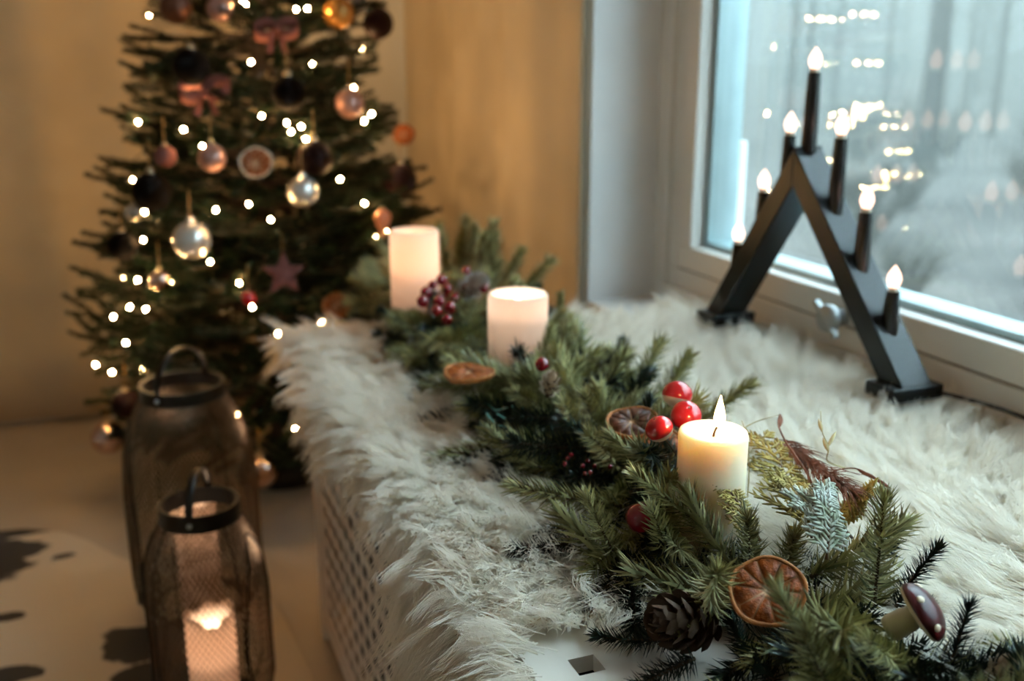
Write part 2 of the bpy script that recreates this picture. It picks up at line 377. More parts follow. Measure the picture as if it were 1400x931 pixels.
# ------------------------------------------------------------------ outdoors
def bumpy(x, y): return -0.55 + 0.12 * math.sin(x * 0.6 + y * 0.4) + 0.10 * math.sin(x * 0.23 - y * 0.7) + 0.045 * max(0, x - 6)
m = MB(); gx = [1.35 + 0.6 * i + 0.02 * i * i for i in range(46)]; gy = [-22 + 1.6 * i for i in range(52)]
m.add([(x, y, bumpy(x, y)) for y in gy for x in gx], [(j * 46 + i, j * 46 + i + 1, (j + 1) * 46 + i + 1, (j + 1) * 46 + i) for j in range(51) for i in range(45)])
g = m.build('ground', M['snow_ground'], None, True); struct(g)
rnd = random.Random(11)
def ext_tree(x, y, h, r, label):
    z = bumpy(x, y) - 0.05; t = thing('forest_tree', (x, y, z), label, 'tree', 'misty trees outside the window')
    q = MB(); lean = rnd.uniform(-0.3, 0.3); pts = [(lean * (k / 6) ** 2, 0.2 * lean * math.sin(k), h * k / 6) for k in range(7)]
    q.tube(pts, [r * (1 - 0.12 * k) for k in range(7)], 7); q.build('trunk', M['ext_bark'], t, True)
    q = MB()
    for k in range(16):
        hz = h * rnd.uniform(0.25, 0.98); a = rnd.random() * 6.28; l = (1.2 - hz / h) * h * 0.22 + 0.3; i = min(int(hz / h * 6), 5)
        fr_ = hz / h * 6 - i; c = tuple(pts[i][e] * (1 - fr_) + pts[min(i + 1, 6)][e] * fr_ for e in (0, 1, 2)); p1 = (c[0] + math.cos(a) * l, c[1] + math.sin(a) * l, hz + l * 0.25)
        q.tube([(c[0], c[1], hz), p1], [r * 0.28, r * 0.05], 4)
        for e in range(4):
            f = rnd.uniform(0.35, 1); b0 = np.array((c[0], c[1], hz)) * (1 - f) + np.array(p1) * f
            q.tube([b0, b0 + np.array((rnd.uniform(-.4, .4), rnd.uniform(-.4, .4), rnd.uniform(-.3, .3)))], [r * 0.1, r * 0.02], 3)
    q.build('branches', M['ext_bark'], t, False, 'stuff')
spots_ = []
for k in range(100):
    x = rnd.uniform(9, 30); y = x * rnd.uniform(0.15, 1.75) + rnd.uniform(-2, 2)
    if any(math.hypot(x - a, y - b) < 1.9 for a, b in spots_): continue
    spots_.append((x, y))
    ext_tree(x, y, rnd.uniform(6, 11), rnd.uniform(0.06, 0.16), 'slender bare tree standing in the misty wood outside the window')
for k in range(46):
    x = rnd.uniform(4.5, 15); y = x * rnd.uniform(0.0, 1.25); z = bumpy(x, y)
    t = thing('winter_shrub', (x, y, z), 'low tangled bare shrub on the ground outside the window', 'shrub', 'bare shrubs outside the window')
    q = MB(); hh = rnd.uniform(0.3, 1.0)
    for e in range(60):
        a = rnd.random() * 6.28; rr = rnd.uniform(0.2, 0.8) * hh; z1 = hh * rnd.uniform(0.4, 1)
        p1 = np.array((math.cos(a) * rr, math.sin(a) * rr, z1)); p0 = p1 * np.array((0.15, 0.15, 0))
        pm = (p0 + p1) / 2 + np.array((0, 0, 0.15 * hh)); q.tube([p0, pm, p1], [0.012, 0.008, 0.002], 3)
        q.tube([pm, pm + np.array((rnd.uniform(-.2, .2), rnd.uniform(-.2, .2), rnd.uniform(0, .25))) * hh], [0.006, 0.002], 3)
    q.build('twigs', M['ext_leaf'], t, False, 'stuff')
# winter mist over the wood
m = MB(); m.box((4.0, -30, -1.5), (60, 70, 6.5)); fog = m.build('mist', M['dark']); tag(fog, 'pale winter mist filling the wood outside the window', 'mist', None, 'stuff')
fm = bpy.data.materials.new('mist'); fm.use_nodes = True; N = fm.node_tree.nodes; N.remove(N['Principled BSDF'])
vs_ = N.new('ShaderNodeVolumePrincipled'); vs_.inputs['Color'].default_value = (0.262, 0.266, 0.246, 1); vs_.inputs['Absorption Color'].default_value = (0, 0, 0, 1); vs_.inputs['Density'].default_value = 0.065; vs_.inputs['Anisotropy'].default_value = 0.0
fm.node_tree.links.new(vs_.outputs['Volume'], N['Material Output'].inputs['Volume']); fog.data.materials[0] = fm

# ------------------------------------------------------------------ perforated box under the window
BX0, BX1, BY0, BY1 = 0.256, 0.822, -0.05, 1.60
bt = thing('perforated_bench', (BX0, BY0, 0), 'white painted bench box with square punched holes under the window', 'bench')
OFF = (BX0, BY0, 0)
def perforated(us, vs, hole, f, thick):
    """grid panel with hole cells removed: us, vs breakpoints; f(u, v, k) -> point, k=0 front / 1 back"""
    q = MB(OFF); nu, nv = len(us), len(vs)
    for k in (0, 1):
        for v in vs:
            for u in us: q.v.append(tuple(f(u, v, k)))
    id_ = lambda i, j, k: k * nu * nv + j * nu + i
    solid = lambda i, j: 0 <= i < nu - 1 and 0 <= j < nv - 1 and not hole(i, j)
    for j in range(nv - 1):
        for i in range(nu - 1):
            if not solid(i, j): continue
            q.f.append((id_(i, j, 0), id_(i + 1, j, 0), id_(i + 1, j + 1, 0), id_(i, j + 1, 0)))
            q.f.append((id_(i, j + 1, 1), id_(i + 1, j + 1, 1), id_(i + 1, j, 1), id_(i, j, 1)))
            for di, dj, a, b in ((-1, 0, (i, j), (i, j + 1)), (1, 0, (i + 1, j), (i + 1, j + 1)), (0, -1, (i, j), (i + 1, j)), (0, 1, (i, j + 1), (i + 1, j + 1))):
                if not solid(i + di, j + dj): q.f.append((id_(*a, 0), id_(*b, 0), id_(*b, 1), id_(*a, 1)))
    return q
def breaks(a, b, hw, pitch):
    out = [a]; c = a + pitch
    while c + hw < b - 0.006: out += [c - hw / 2, c + hw / 2]; c += pitch
    return out + [b]
# front panel facing the room
us = breaks(BY0 + 0.03, BY1 - 0.03, 0.028, 0.0415); vs = breaks(0.05, SZ - 0.03, 0.0200, 0.0370)
hole = lambda i, j: i % 2 == 1 and j % 2 == 1
q = perforated(us, vs, hole, lambda u, v, k: (BX0 + 0.004 + 0.0012 * k, u, v), 0.008); q.build('front_panel', M['box'], bt)
# end panel at the far end
us = breaks(BX0 + 0.03, BX1 - 0.03, 0.028, 0.0415)
q = perforated(us, vs, hole, lambda u, v, k: (u, BY1 - 0.004 - 0.0012 * k, v), 0.008); q.build('end_panel', M['box'], bt)
# top with an open row of square cut-outs
tu = [BX0 - 0.004, 0.284, 0.306, 0.45, BX1]
tv = [BY0 - 0.004]; c = 0.02
while c < BY1 - 0.06: tv += [c - 0.011, c + 0.011]; c += 0.145
tv.append(BY1 + 0.004)
hp = atz(805, 908, SZ)
q = perforated(tu, tv, lambda i, j: i == 1 and j % 2 == 1, lambda u, v, k: (u, v, SZ - 0.014 * k), 0.014); q.build('top_panel', M['box'], bt)
for x, y in ((BX0, BY1 - 0.03), (BX0, BY0), (BX1 - 0.03, BY1 - 0.03), (BX1 - 0.03, BY0)):
    q = MB(OFF); q.box((x, y, 0), (x + 0.03, y + 0.03, SZ - 0.0145)); bevel(q.build('corner_post', M['box'], bt), 0.003)
q = MB(OFF); q.box((BX0 + 0.002, BY0 + 0.03, 0.03), (BX0 + 0.018, BY1 - 0.03, 0.05)); q.build('bottom_rail', M['box'], bt)
q = MB(OFF); q.box((BX0 + 0.05, BY0 + 0.04, 0.0), (BX1 - 0.04, BY1 - 0.05, SZ - 0.06)); q.build('inner_shade_block', M['dark'], bt)  # added black block, paints the shade seen through the holes

# ------------------------------------------------------------------ cowhide on the floor
def hide():
    q = MB(); c = np.array((-0.62, 1.25, 0.0)); n = 72; rings = 14; rr = random.Random(5)
    ph = [rr.random() * 6 for _ in range(6)]
    vs = [(c[0], c[1], 0.006)]
    for j in range(1, rings + 1):
        for k in range(n):
            a = 6.2832 * k / n
            rad = 1 + 0.10 * math.sin(2 * a + ph[0]) + 0.07 * math.sin(4 * a + ph[1]) + 0.05 * math.sin(7 * a + ph[2]) + 0.02 * math.sin(13 * a + ph[3])
            f = j / rings; x = c[0] + math.cos(a) * rad * 0.98 * f; y = c[1] + math.sin(a) * rad * 1.02 * f
            x = min(x, 0.245)
            z = 0.006 + 0.004 * (1 + math.sin(x * 9 + y * 4)) * f + 0.005 * max(0, math.sin((x * 0.8 - y) * 7 + 1)) * f
            if j == rings: z = 0.003
            vs.append((x, y, z))
    fs = [(0, 1 + k, 1 + (k + 1) % n) for k in range(n)]
    for j in range(rings - 1):
        for k in range(n): fs.append((1 + j * n + k, 1 + (j + 1) * n + k, 1 + (j + 1) * n + (k + 1) % n, 1 + j * n + (k + 1) % n))
    q.add(vs, fs); return q
m = bpy.data.materials.new('cowhide'); m.use_nodes = True; N = m.node_tree.nodes; L = m.node_tree.links; p = N['Principled BSDF']
p.inputs['Roughness'].default_value = 0.75; p.inputs['Sheen Weight'].default_value = 0.2
geo = N.new('ShaderNodeTexCoord'); nz = N.new('ShaderNodeTexNoise'); nz.inputs['Scale'].default_value = 9; nz.inputs['Detail'].default_value = 5
L.new(geo.outputs['Object'], nz.inputs['Vector'])
acc = None
blobs = []
for px, py, rx, ry in ((30, 722, 0.13, 0.045), (70, 712, 0.06, 0.03), (20, 752, 0.09, 0.05), (92, 762, 0.025, 0.012), (0, 845, 0.035, 0.02), (8, 925, 0.05, 0.03),
                       (215, 875, 0.09, 0.065), (235, 930, 0.10, 0.06), (160, 990, 0.09, 0.06), (-80, 800, 0.16, 0.09)):
    c = atz(px, py, 0.006); blobs.append((c[0], c[1], rx, ry))
for bx, by, rx, ry in blobs:
    mp = N.new('ShaderNodeMapping'); mp.inputs['Location'].default_value = (-bx / rx, -by / ry, 0); mp.inputs['Scale'].default_value = (1 / rx, 1 / ry, 0)
    L.new(geo.outputs['Object'], mp.inputs['Vector'])
    ln = N.new('ShaderNodeVectorMath'); ln.operation = 'LENGTH'; L.new(mp.outputs['Vector'], ln.inputs[0])
    if acc is None: acc = ln.outputs['Value']
    else:
        mn = N.new('ShaderNodeMath'); mn.operation = 'MINIMUM'; L.new(acc, mn.inputs[0]); L.new(ln.outputs['Value'], mn.inputs[1]); acc = mn.outputs[0]
ad = N.new('ShaderNodeMath'); ad.operation = 'MULTIPLY_ADD'; L.new(nz.outputs['Fac'], ad.inputs[0]); ad.inputs[1].default_value = 2.2; L.new(acc, ad.inputs[2])
rp = N.new('ShaderNodeMapRange'); rp.inputs['From Min'].default_value = 1.98; rp.inputs['From Max'].default_value = 2.10; L.new(ad.outputs[0], rp.inputs['Value'])
mx = N.new('ShaderNodeMix'); mx.data_type = 'RGBA'; mx.inputs['A'].default_value = (0.010, 0.008, 0.007, 1); mx.inputs['B'].default_value = (0.66, 0.56, 0.43, 1)
L.new(rp.outputs['Result'], mx.inputs['Factor']); L.new(mx.outputs['Result'], p.inputs['Base Color'])
o = hide().build('cowhide_rug', m, None, True); tag(o, 'cream cowhide rug with black patches on the floor', 'rug')

# ------------------------------------------------------------------ sheepskins
NR = np.random.default_rng(7)
def fold(ex, r=0.028):
    """arc-length ex past an edge -> (outward, downward)"""
    q = math.pi / 2 * r
    if ex <= 0: return 0.0, 0.0
    if ex < q: return r * math.sin(ex / r), r * (1 - math.cos(ex / r))
    return r, r + (ex - q)
def skin_point(x, y, zt, edge=True):
    """unfolded (x, y) -> draped point, normal"""
    if not edge: return np.array((x, y, zt)), np.array((0, 0, 1.0))
    ex = (BX0 - 0.004) - x; ey = y - (BY1 + 0.012)
    ox, dx = fold(ex); oy, dy = fold(ey)
    X = x if ex <= 0 else BX0 - 0.004 - ox - 0.012
    if 0 < ex: X = BX0 - 0.004 - ox
    Y = y if ey <= 0 else BY1 + 0.012 + oy
    nx = -math.sin(min(ex, 0.044) / 0.028) if ex > 0 else 0; ny = math.sin(min(ey, 0.044) / 0.028) if ey > 0 else 0
    nz = math.cos(min(ex, 0.044) / 0.028) if ex > 0 else 1.0
    if ey > 0: nz *= math.cos(min(ey, 0.044) / 0.028)
    n = np.array((nx, ny, max(nz, 0.0))); n /= np.linalg.norm(n) + 1e-9
    return np.array((X, Y, zt - max(dx, dy) - 0.25 * min(dx, dy))), n
def interp(x, pts):
    xs = [a for a, b in pts]; return float(np.interp(x, xs, [b for a, b in pts]))
def fleece(name, root, zt, inside, bounds, edge, locks, per, length, flow, seed, noise=0.16):
    rg = np.random.default_rng(seed); x0, x1, y0, y1 = bounds; P = []; K = 6
    tt = np.linspace(0, 1, K)
    cnt = 0
    while cnt < locks:
        x = rg.uniform(x0, x1); y = rg.uniform(y0, y1)
        if not inside(x, y): 
            cnt += 0.2; continue
        cnt += 1
        b, n = skin_point(x, y, zt, edge)
        fx, fy = flow(x, y)
        fl = np.array((fx, fy, 0.0)); fl = fl - n * np.dot(fl, n)
        steep = 1 - n[2]
        d = n * (rg.uniform(0.28, 0.55) + 0.28 * steep) + fl * rg.uniform(0.7, 1.1) + rg.normal(0, noise, 3) + np.array((0, 0, -0.75 * steep))
        L = length * rg.uniform(0.65, 1.2); curl = rg.normal(0, 0.25, 3); sag = np.array((0, 0, -0.30 - 0.3 * steep))
        # lock centre line
        t1 = np.cross(n, (0.3, 0.8, 0.2)); t1 /= np.linalg.norm(t1); t2 = np.cross(n, t1)
        wv = rg.uniform(0, 6.28); amp = rg.uniform(0.001, 0.0035)
        cl = b + np.outer(tt * L, d) + np.outer(tt ** 2 * L * 0.55, sag + curl * 0.6)
        cl += np.outer(np.sin(tt * rg.uniform(4, 8) + wv) * amp * tt, t1) + np.outer(np.cos(tt * rg.uniform(4, 8) + wv) * amp * tt, t2)
        rad = rg.uniform(0.005, 0.009)
        for h in range(per):
            o2 = rg.normal(0, rad, 2); cv = rg.uniform(0.10, 0.40); ln = rg.uniform(0.6, 1.05)
            off = np.outer(1 - tt * (1 - cv), t1 * o2[0] + t2 * o2[1])
            s_ = b + (cl - b) * ln + off + np.outer(tt, rg.normal(0, 0.0028, 3)) + np.outer(np.sin(tt * 9 + rg.uniform(0, 6)) * 0.0008, t1)
            P.append(s_)
    P = np.array(P)
    lo = (zt - 0.004) if True else 0
    # keep the wool off the top it lies on
    on = P[:, :1, 2] > zt - 0.02
    P[..., 2] = np.where(on & (P[..., 0] > BX0), np.maximum(P[..., 2], zt + 0.001), P[..., 2])
    P[..., 0] = np.minimum(P[..., 0], XF - 0.004)
    P -= np.array(root.location)
    cu = bpy.data.hair_curves.new(name); cu.add_curves([K] * len(P))
    cu.position_data.foreach_set('vector', P.astype(np.float32).ravel())
    ra = cu.attributes.get('radius') or cu.attributes.new('radius', 'FLOAT', 'POINT')
    rr = np.tile((0.00062 * (1 - 0.70 * tt)).astype(np.float32), len(P)); ra.data.foreach_set('value', rr)
    cu.materials.append(M['wool'])
    o = bpy.data.objects.new(name, cu); COL.objects.link(o); o.parent = root; o['kind'] = 'stuff'
    return o
def skin_mesh(name, inside, bounds, zt, edge, root, step=0.02):
    x0, x1, y0, y1 = bounds; nx = int((x1 - x0) / step) + 1; ny = int((y1 - y0) / step) + 1; q = MB(tuple(root.location)); idx = {}
    for j in range(ny):
        for i in range(nx):
            x, y = x0 + i * step, y0 + j * step
            if inside(x, y): idx[i, j] = len(q.v); q.v.append(tuple(skin_point(x, y, zt, edge)[0]))
    for (i, j) in list(idx):
        c = [(i, j), (i + 1, j), (i + 1, j + 1), (i, j + 1)]
        if all(k in idx for k in c): q.f.append(tuple(idx[k] for k in c))
    o = q.build(name, M['skin' if edge else 'skin_pale'], root, True); so = o.modifiers.new('hide', 'SOLIDIFY'); so.thickness = 0.003; so.offset = -1
    return o
# how far it hangs down the room side, by y
HANG = [(0.50, 0.42), (0.70, 0.42), (0.75, 0.28), (0.80, 0.08), (0.90, 0.04), (1.10, 0.04), (1.25, 0.05), (1.40, 0.04), (1.55, 0.03), (1.75, 0.025)]
def near_edge(x): return 0.635 + 0.045 * math.sin(x * 11 + 0.5) + (0.10 if x > 0.5 else 0) + 0.035 - 0.13 * min(1.0, max(0.0, (0.262 - x) / 0.03))
def in1(x, y): return x < 0.60 and x > BX0 - interp(y, HANG) and near_edge(x) < y < 1.675 + 0.015 * math.sin(x * 17)
def in2(x, y):
    return 0.50 + 0.03 * math.sin(y * 9) < x < 0.952 and 0.36 + 0.05 * math.sin(x * 14) < y < 1.52 + 0.03 * math.sin(x * 21)
s1 = thing('sheepskin', (0.40, 1.15, SZ), 'cream sheepskin draped over the room side of the bench beneath the garland', 'sheepskin')
skin_mesh('hide', in1, (-0.20, 0.62, 0.48, 1.72), SZ + 0.006, True, s1)
fleece('fleece', s1, SZ + 0.009, in1, (-0.20, 0.60, 0.50, 1.70), True, 7400, 16, 0.052, lambda x, y: (-0.55 if x < 0.40 else 0.1, -0.25 + 0.5 * math.sin(x * 13 + y * 9)), 3)
s2 = thing('sheepskin', (0.72, 0.98, SZ), 'white sheepskin lying on the window sill under the black candelabra', 'sheepskin')
skin_mesh('hide', in2, (0.46, 0.96, 0.30, 1.56), SZ + 0.013, False, s2)
fleece('fleece', s2, SZ + 0.014, in2, (0.46, 0.955, 0.30, 1.56), False, 7400, 17, 0.066, lambda x, y: (0.75 * math.sin(y * 4 + x * 3 + 1), 0.75 * math.cos(x * 5 - y * 3.5)), 5, 0.11)

# ------------------------------------------------------------------ black electric candelabra
KX = 0.902
fa = atx(990, 462, KX); fb = atx(1231, 575, KX)
yf, yn = fa[1], fb[1]; zb_ = SZ + 0.038
apex = atx(1106, 196, KX); za_ = apex[2]
kr = thing('window_candelabra', (KX, (yf + yn) / 2, zb_), 'black A-shaped electric candelabra with seven lit bulbs on the window sill', 'candelabra')
KO = (KX, (yf + yn) / 2, zb_)
ym = apex[1]; T, Dp = 0.017, 0.024      # half thickness in plane, half depth
def beam(y0, z0, y1, z1, name, ext):
    d = np.array((0, y1 - y0, z1 - z0)); l = np.linalg.norm(d); d /= l; nrm = np.array((0, -d[2], d[1]))
    c = np.array((KX, (y0 + y1) / 2, (z0 + z1) / 2)); q = MB(KO); q.obox(c, nrm * T, np.array((Dp, 0, 0)), d * (l / 2 + ext), 0.002)
    return q.build(name, M['black'], kr)
zt_ = za_ - 0.030
# the two legs meet in a mitre: end caps cut at the apex by clipping
def leg(y0, name):
    sgn = 1 if y0 < ym else -1
    d = np.array((ym - y0, zt_ - (zb_ + 0.018))); d /= np.linalg.norm(d); nn = np.array((-d[1], d[0])) * sgn   # outer normal (up and out)
    if nn[1] < 0: nn = -nn
    base = np.array((y0, zb_ + 0.016))
    def hit_mid(o):   # follow d from o to y = ym
        return o + d * ((ym - o[0]) / d[0])
    def hit_z(o, z): return o + d * ((z - o[1]) / d[1])
    a_in, a_out = hit_z(base - nn * T, zb_ + 0.016), hit_z(base + nn * T, zb_ + 0.016)
    b_in = hit_mid(base - nn * T); b_out = hit_mid(base + nn * T)
    prof = [a_in, a_out]
    if b_out[1] > za_:
        c_ = hit_z(base + nn * T, za_); prof += [c_, np.array((ym, za_))]
    else: prof += [b_out]
    prof += [b_in]
    q = MB(KO); n = len(prof)
    vs = [(KX - Dp, p[0], p[1]) for p in prof] + [(KX + Dp, p[0], p[1]) for p in prof]
    q.add(vs, [tuple(range(n)), tuple(range(2 * n - 1, n - 1, -1))] + [(k, n + k, n + (k + 1) % n, (k + 1) % n) for k in range(n)])
    bevel(q.build(name, M['black'], kr), 0.0018, 2)
    return base, d, nn
L1_ = leg(yn, 'leg'); L2_ = leg(yf, 'leg')
for y in (yn, yf):
    q = MB(KO); q.box((KX - 0.040, y - 0.026, zb_ - 0.002), (KX + 0.040, y + 0.026, zb_ + 0.016)); bevel(q.build('foot', M['black'], kr), 0.002)
def bulb_and_tube(y, zbot, ztop, rb=0.0100):
    q = MB(KO); q.lathe([(0, 0), (rb * 1.12, 0), (rb * 1.0, (ztop - zbot) * 0.6), (rb * 0.86, ztop - zbot), (rb * 0.6, ztop - zbot + 0.0005), (0, ztop - zbot + 0.0005)], 18, (KX, y, zbot))
    tb = autosmooth(q.build('candle_tube', M['blacktube'], kr))
    q = MB(KO); q.lathe([(0.0062, 0), (0.0062, 0.004), (0.0050, 0.007), (0, 0.0075)], 14, (KX, y, ztop)); q.build('bulb_socket', M['cream'], kr, True)
    q = MB(KO); q.lathe([(0.0048, 0.004), (0.0078, 0.010), (0.0090, 0.015), (0.0080, 0.021), (0.0050, 0.027), (0.0022, 0.031), (0, 0.034)], 16, (KX, y, ztop)); b = q.build('bulb', M['bulb'], kr, True)
    q = MB(KO); q.sphere((KX - 0.0, y, ztop + 0.0155), 0.0028, 8); q.build('filament', M['filament'], b, True)
def on_leg(Lg, f):      # point on the outer face, fraction from foot to apex
    base, d, nn = Lg; full = (ym - base[0]) / d[0]; return base + d * full * f + nn * T
ztops = {}
for lst, Lg in ((((1150, 189), (1184, 290), (1221, 398)), L1_), (((1080, 185), (1044, 262), (1009, 333)), L2_)):
    for px, py in lst:
        p = atx(px, py, KX); base, d, nn = Lg
        o = base + nn * T; zs = o[1] + d[1] * (p[1] - o[0]) / d[0]
        bulb_and_tube(p[1], zs - 0.022, p[2])
p = atx(1119, 99, KX); bulb_and_tube(ym, za_ - 0.012, p[2])
q = MB(KO); q.tube(smooth_path([(KX + 0.03, yn - 0.02, zb_ + 0.006), (KX + 0.045, yn - 0.12, zb_ + 0.01), (KX + 0.03, yn - 0.3, zb_ + 0.012)], 14), 0.0025, 6); q.build('power_cord', M['blacktube'], kr, True)

# ------------------------------------------------------------------ fir sprigs
def needle(q, b, d, side, l, wd, bend, sh):
    """curved three-sided needle"""
    d = d / np.linalg.norm(d); s_ = np.cross(d, side); s_ /= np.linalg.norm(s_) + 1e-9; up = np.cross(s_, d)
    p1 = b + d * l * 0.5 + bend * l * 0.14; p2 = b + d * l + bend * l * 0.5
    n0 = len(q.v); w0, w1 = wd * 0.5, wd * 0.55
    for c, w_ in ((b, w0), (p1, w1)):
        q.v += [tuple(c + s_ * w_), tuple(c - s_ * w_), tuple(c + up * w_ * 0.7)]
    q.v.append(tuple(p2))
    for k in range(3):
        j = (k + 1) % 3
        q.f += [(n0 + k, n0 + j, n0 + 3 + j, n0 + 3 + k), (n0 + 3 + k, n0 + 3 + j, n0 + 6)]
    q.shade += [sh] * 7
def brush(q, path, n, nl, wd, rg, lean=0.55, tipn=14, flat=0.0, curve=0.6):
    """needles round a path"""
    path = [np.array(p, float) for p in path]; m_ = len(path)
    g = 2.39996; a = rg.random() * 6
    for k in range(n):
        t = (k + rg.random()) / n; x = t * (m_ - 1); i = min(int(x), m_ - 2); f = x - i
        b = path[i] * (1 - f) + path[i + 1] * f; ax = path[i + 1] - path[i]; ax /= np.linalg.norm(ax)
        F = frame_z(ax, (0.2, 1, 0.1)); a += g + rg.uniform(-0.4, 0.4)
        r = F[:, 0] * math.cos(a) + F[:, 1] * math.sin(a) * (1 - flat)
        r /= np.linalg.norm(r) + 1e-9
        d = r * rg.uniform(0.75, 1.0) + ax * (lean + 0.5 * t * t + rg.uniform(-0.15, 0.15))
        l = nl * rg.uniform(0.75, 1.1) * (1 - 0.25 * t * t)
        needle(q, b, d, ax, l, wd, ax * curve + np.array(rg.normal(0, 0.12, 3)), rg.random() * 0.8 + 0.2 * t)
    tip = path[-1]; ax = path[-1] - path[-2]; ax /= np.linalg.norm(ax); F = frame_z(ax)
    for k in range(tipn):
        a = k * g; rr = rg.uniform(0.1, 0.8); d = ax + (F[:, 0] * math.cos(a) + F[:, 1] * math.sin(a)) * rr
        needle(q, tip - ax * rg.uniform(0, 0.006), d, F[:, 0], nl * rg.uniform(0.5, 0.8), wd, ax * 0.3, rg.uniform(0.6, 1))
def sprig_meshes(seed, L, n, nl, wd, nm, bendamt=0.12, **kw):
    rg = np.random.default_rng(seed); b = rg.normal(0, bendamt * L, 2)
    path = [np.array((b[0] * (k / 7) ** 2, b[1] * (k / 7) ** 2, L * k / 7)) for k in range(8)]
    st = MB(); st.tube(path, [0.0022 * (1 - 0.07 * k) for k in range(8)], 5)
    nd = MB(); brush(nd, path, n, nl, wd, rg, **kw)
    return st.mesh('fir_sprig', M['stem'], True), nd.mesh('needles', nm), L
SP = {'fir': [], 'long': [], 'dark': []}
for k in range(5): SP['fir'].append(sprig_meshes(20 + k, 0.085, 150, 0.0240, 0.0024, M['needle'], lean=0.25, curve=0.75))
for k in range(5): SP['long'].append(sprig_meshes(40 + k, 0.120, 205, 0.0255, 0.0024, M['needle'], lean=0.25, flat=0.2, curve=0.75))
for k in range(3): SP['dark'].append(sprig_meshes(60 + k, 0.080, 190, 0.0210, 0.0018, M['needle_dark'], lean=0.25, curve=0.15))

GX0 = 0.46
def vine(y): return np.array((GX0 + 0.012 * math.sin(y * 6) + (0.05 * max(0, 0.75 - y)), y, SZ + 0.030))
gl_root = thing('fir_garland', tuple(vine(1.0)), 'artificial fir garland with frosted green needles running along the bench', 'garland')
GO = np.array(gl_root.location)
q = MB(GO); q.tube([vine(y) for y in np.linspace(0.34, 1.66, 40)], 0.006, 6); q.build('vine', M['stem'], gl_root, True)
srng = random.Random(77)
def put_sprig(base, tip, kind, roll=None, sc_=None):
    base = np.array(base, float); tip = np.array(tip, float); L = np.linalg.norm(tip - base)
    st, nd, l0 = srng.choice(SP[kind])
    o = bpy.data.objects.new('fir_sprig', st); COL.objects.link(o); o.parent = gl_root
    F = frame_z(tip - base); a = srng.random() * 6.28 if roll is None else roll
    Rm = Matrix(F.tolist()) @ Matrix.Rotation(a, 3, 'Z'); s_ = sc_ or min(1.25, max(0.75, L / l0))
    o.matrix_basis = Matrix.Translation(Vector((base - GO).tolist())) @ Rm.to_4x4() @ Matrix.Diagonal((s_, s_, s_ * 1.0, 1))
    n_ = bpy.data.objects.new('needles', nd); COL.objects.link(n_); n_.parent = o; n_['kind'] = 'stuff'
    return o
CANDLES = []     # (x, y, radius) keep-out columns, filled here because sprigs avoid them
def px_diam(px, py, pw, diam):
    t = FPX * diam / pw; return atd(px, py, t)
c1 = px_diam(975.5, 588, 95, 0.060); c2 = px_diam(708, 400, 83, 0.080); c3 = px_diam(566, 314, 68, 0.080)
CANDLES = [(c1[0], c1[1], 0.030), (c2[0], c2[1], 0.040), (c3[0], c3[1], 0.040)]
def clear(base, tip, kx=0.012):
    for f in (0.0, 0.25, 0.5, 0.75, 1.0):
        p = np.array(base) * (1 - f) + np.array(tip) * f
        for cx, cyy, r in CANDLES:
            if math.hypot(p[0] - cx, p[1] - cyy) < r + kx: return False
    return True
# sprigs seen singly in the photograph: tip pixel, tip height, base pixel, base height
KEY = [((703, 672), 0.60, (850, 692), 0.585, 'long'), ((812, 706), 0.615, (842, 762), 0.57, 'fir'), ((838, 596), 0.645, (912, 664), 0.60, 'fir'),
       ((905, 668), 0.63, (985, 745), 0.59, 'long'), ((893, 716), 0.615, (925, 775), 0.565, 'fir'), ((955, 785), 0.63, (975, 835), 0.57, 'fir'),
       ((1092, 848), 0.640, (1130, 940), 0.60, 'fir'), ((1207, 690), 0.665, (1195, 835), 0.57, 'long'), ((1215, 880), 0.615, (1240, 935), 0.575, 'fir'),
       ((1110, 890), 0.62, (1150, 960), 0.58, 'fir'), ((803, 440), 0.645, (797, 545), 0.58, 'long'), ((840, 470), 0.635, (862, 560), 0.58, 'long'),
       ((885, 470), 0.635, (868, 555), 0.575, 'fir'), ((928, 495), 0.61, (900, 565), 0.565, 'fir'), ((1008, 525), 0.62, (930, 600), 0.575, 'long'),
       ((655, 478), 0.640, (745, 560), 0.585, 'long'), ((590, 510), 0.60, (690, 530), 0.575, 'fir'), ((640, 560), 0.58, (720, 575), 0.57, 'fir'),
       ((600, 615), 0.565, (720, 605), 0.57, 'fir'), ((660, 600), 0.60, (740, 640), 0.58, 'fir'), ((768, 412), 0.63, (765, 460), 0.58, 'fir'),
       ((665, 328), 0.655, (655, 385), 0.57, 'fir'), ((624, 322), 0.66, (625, 380), 0.58, 'fir'), ((690, 360), 0.61, (670, 395), 0.57, 'fir'),
       ((497, 352), 0.60, (570, 385), 0.57, 'fir'), ((478, 372), 0.585, (560, 395), 0.57, 'fir'), ((505, 420), 0.575, (580, 420), 0.57, 'fir'),
       ((520, 455), 0.575, (600, 440), 0.57, 'fir'), ((555, 430), 0.615, (620, 450), 0.575, 'long'), ((585, 460), 0.62, (660, 470), 0.58, 'long'),
       ((1078, 742), 0.62, (1070, 800), 0.57, 'fir'), ((1030, 728), 0.62, (1025, 785), 0.57, 'fir'),
       ((720, 420), 0.665, (745, 480), 0.60, 'fir'), ((760, 470), 0.63, (770, 540), 0.58, 'fir'), ((700, 450), 0.640, (735, 520), 0.585, 'fir'),
       ((545, 365), 0.605, (600, 395), 0.575, 'fir'), ((590, 358), 0.615, (615, 395), 0.575, 'fir'), ((735, 560), 0.60, (790, 600), 0.58, 'fir')]
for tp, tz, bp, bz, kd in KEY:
    put_sprig(atz(*bp, bz), atz(*tp, tz), kd)
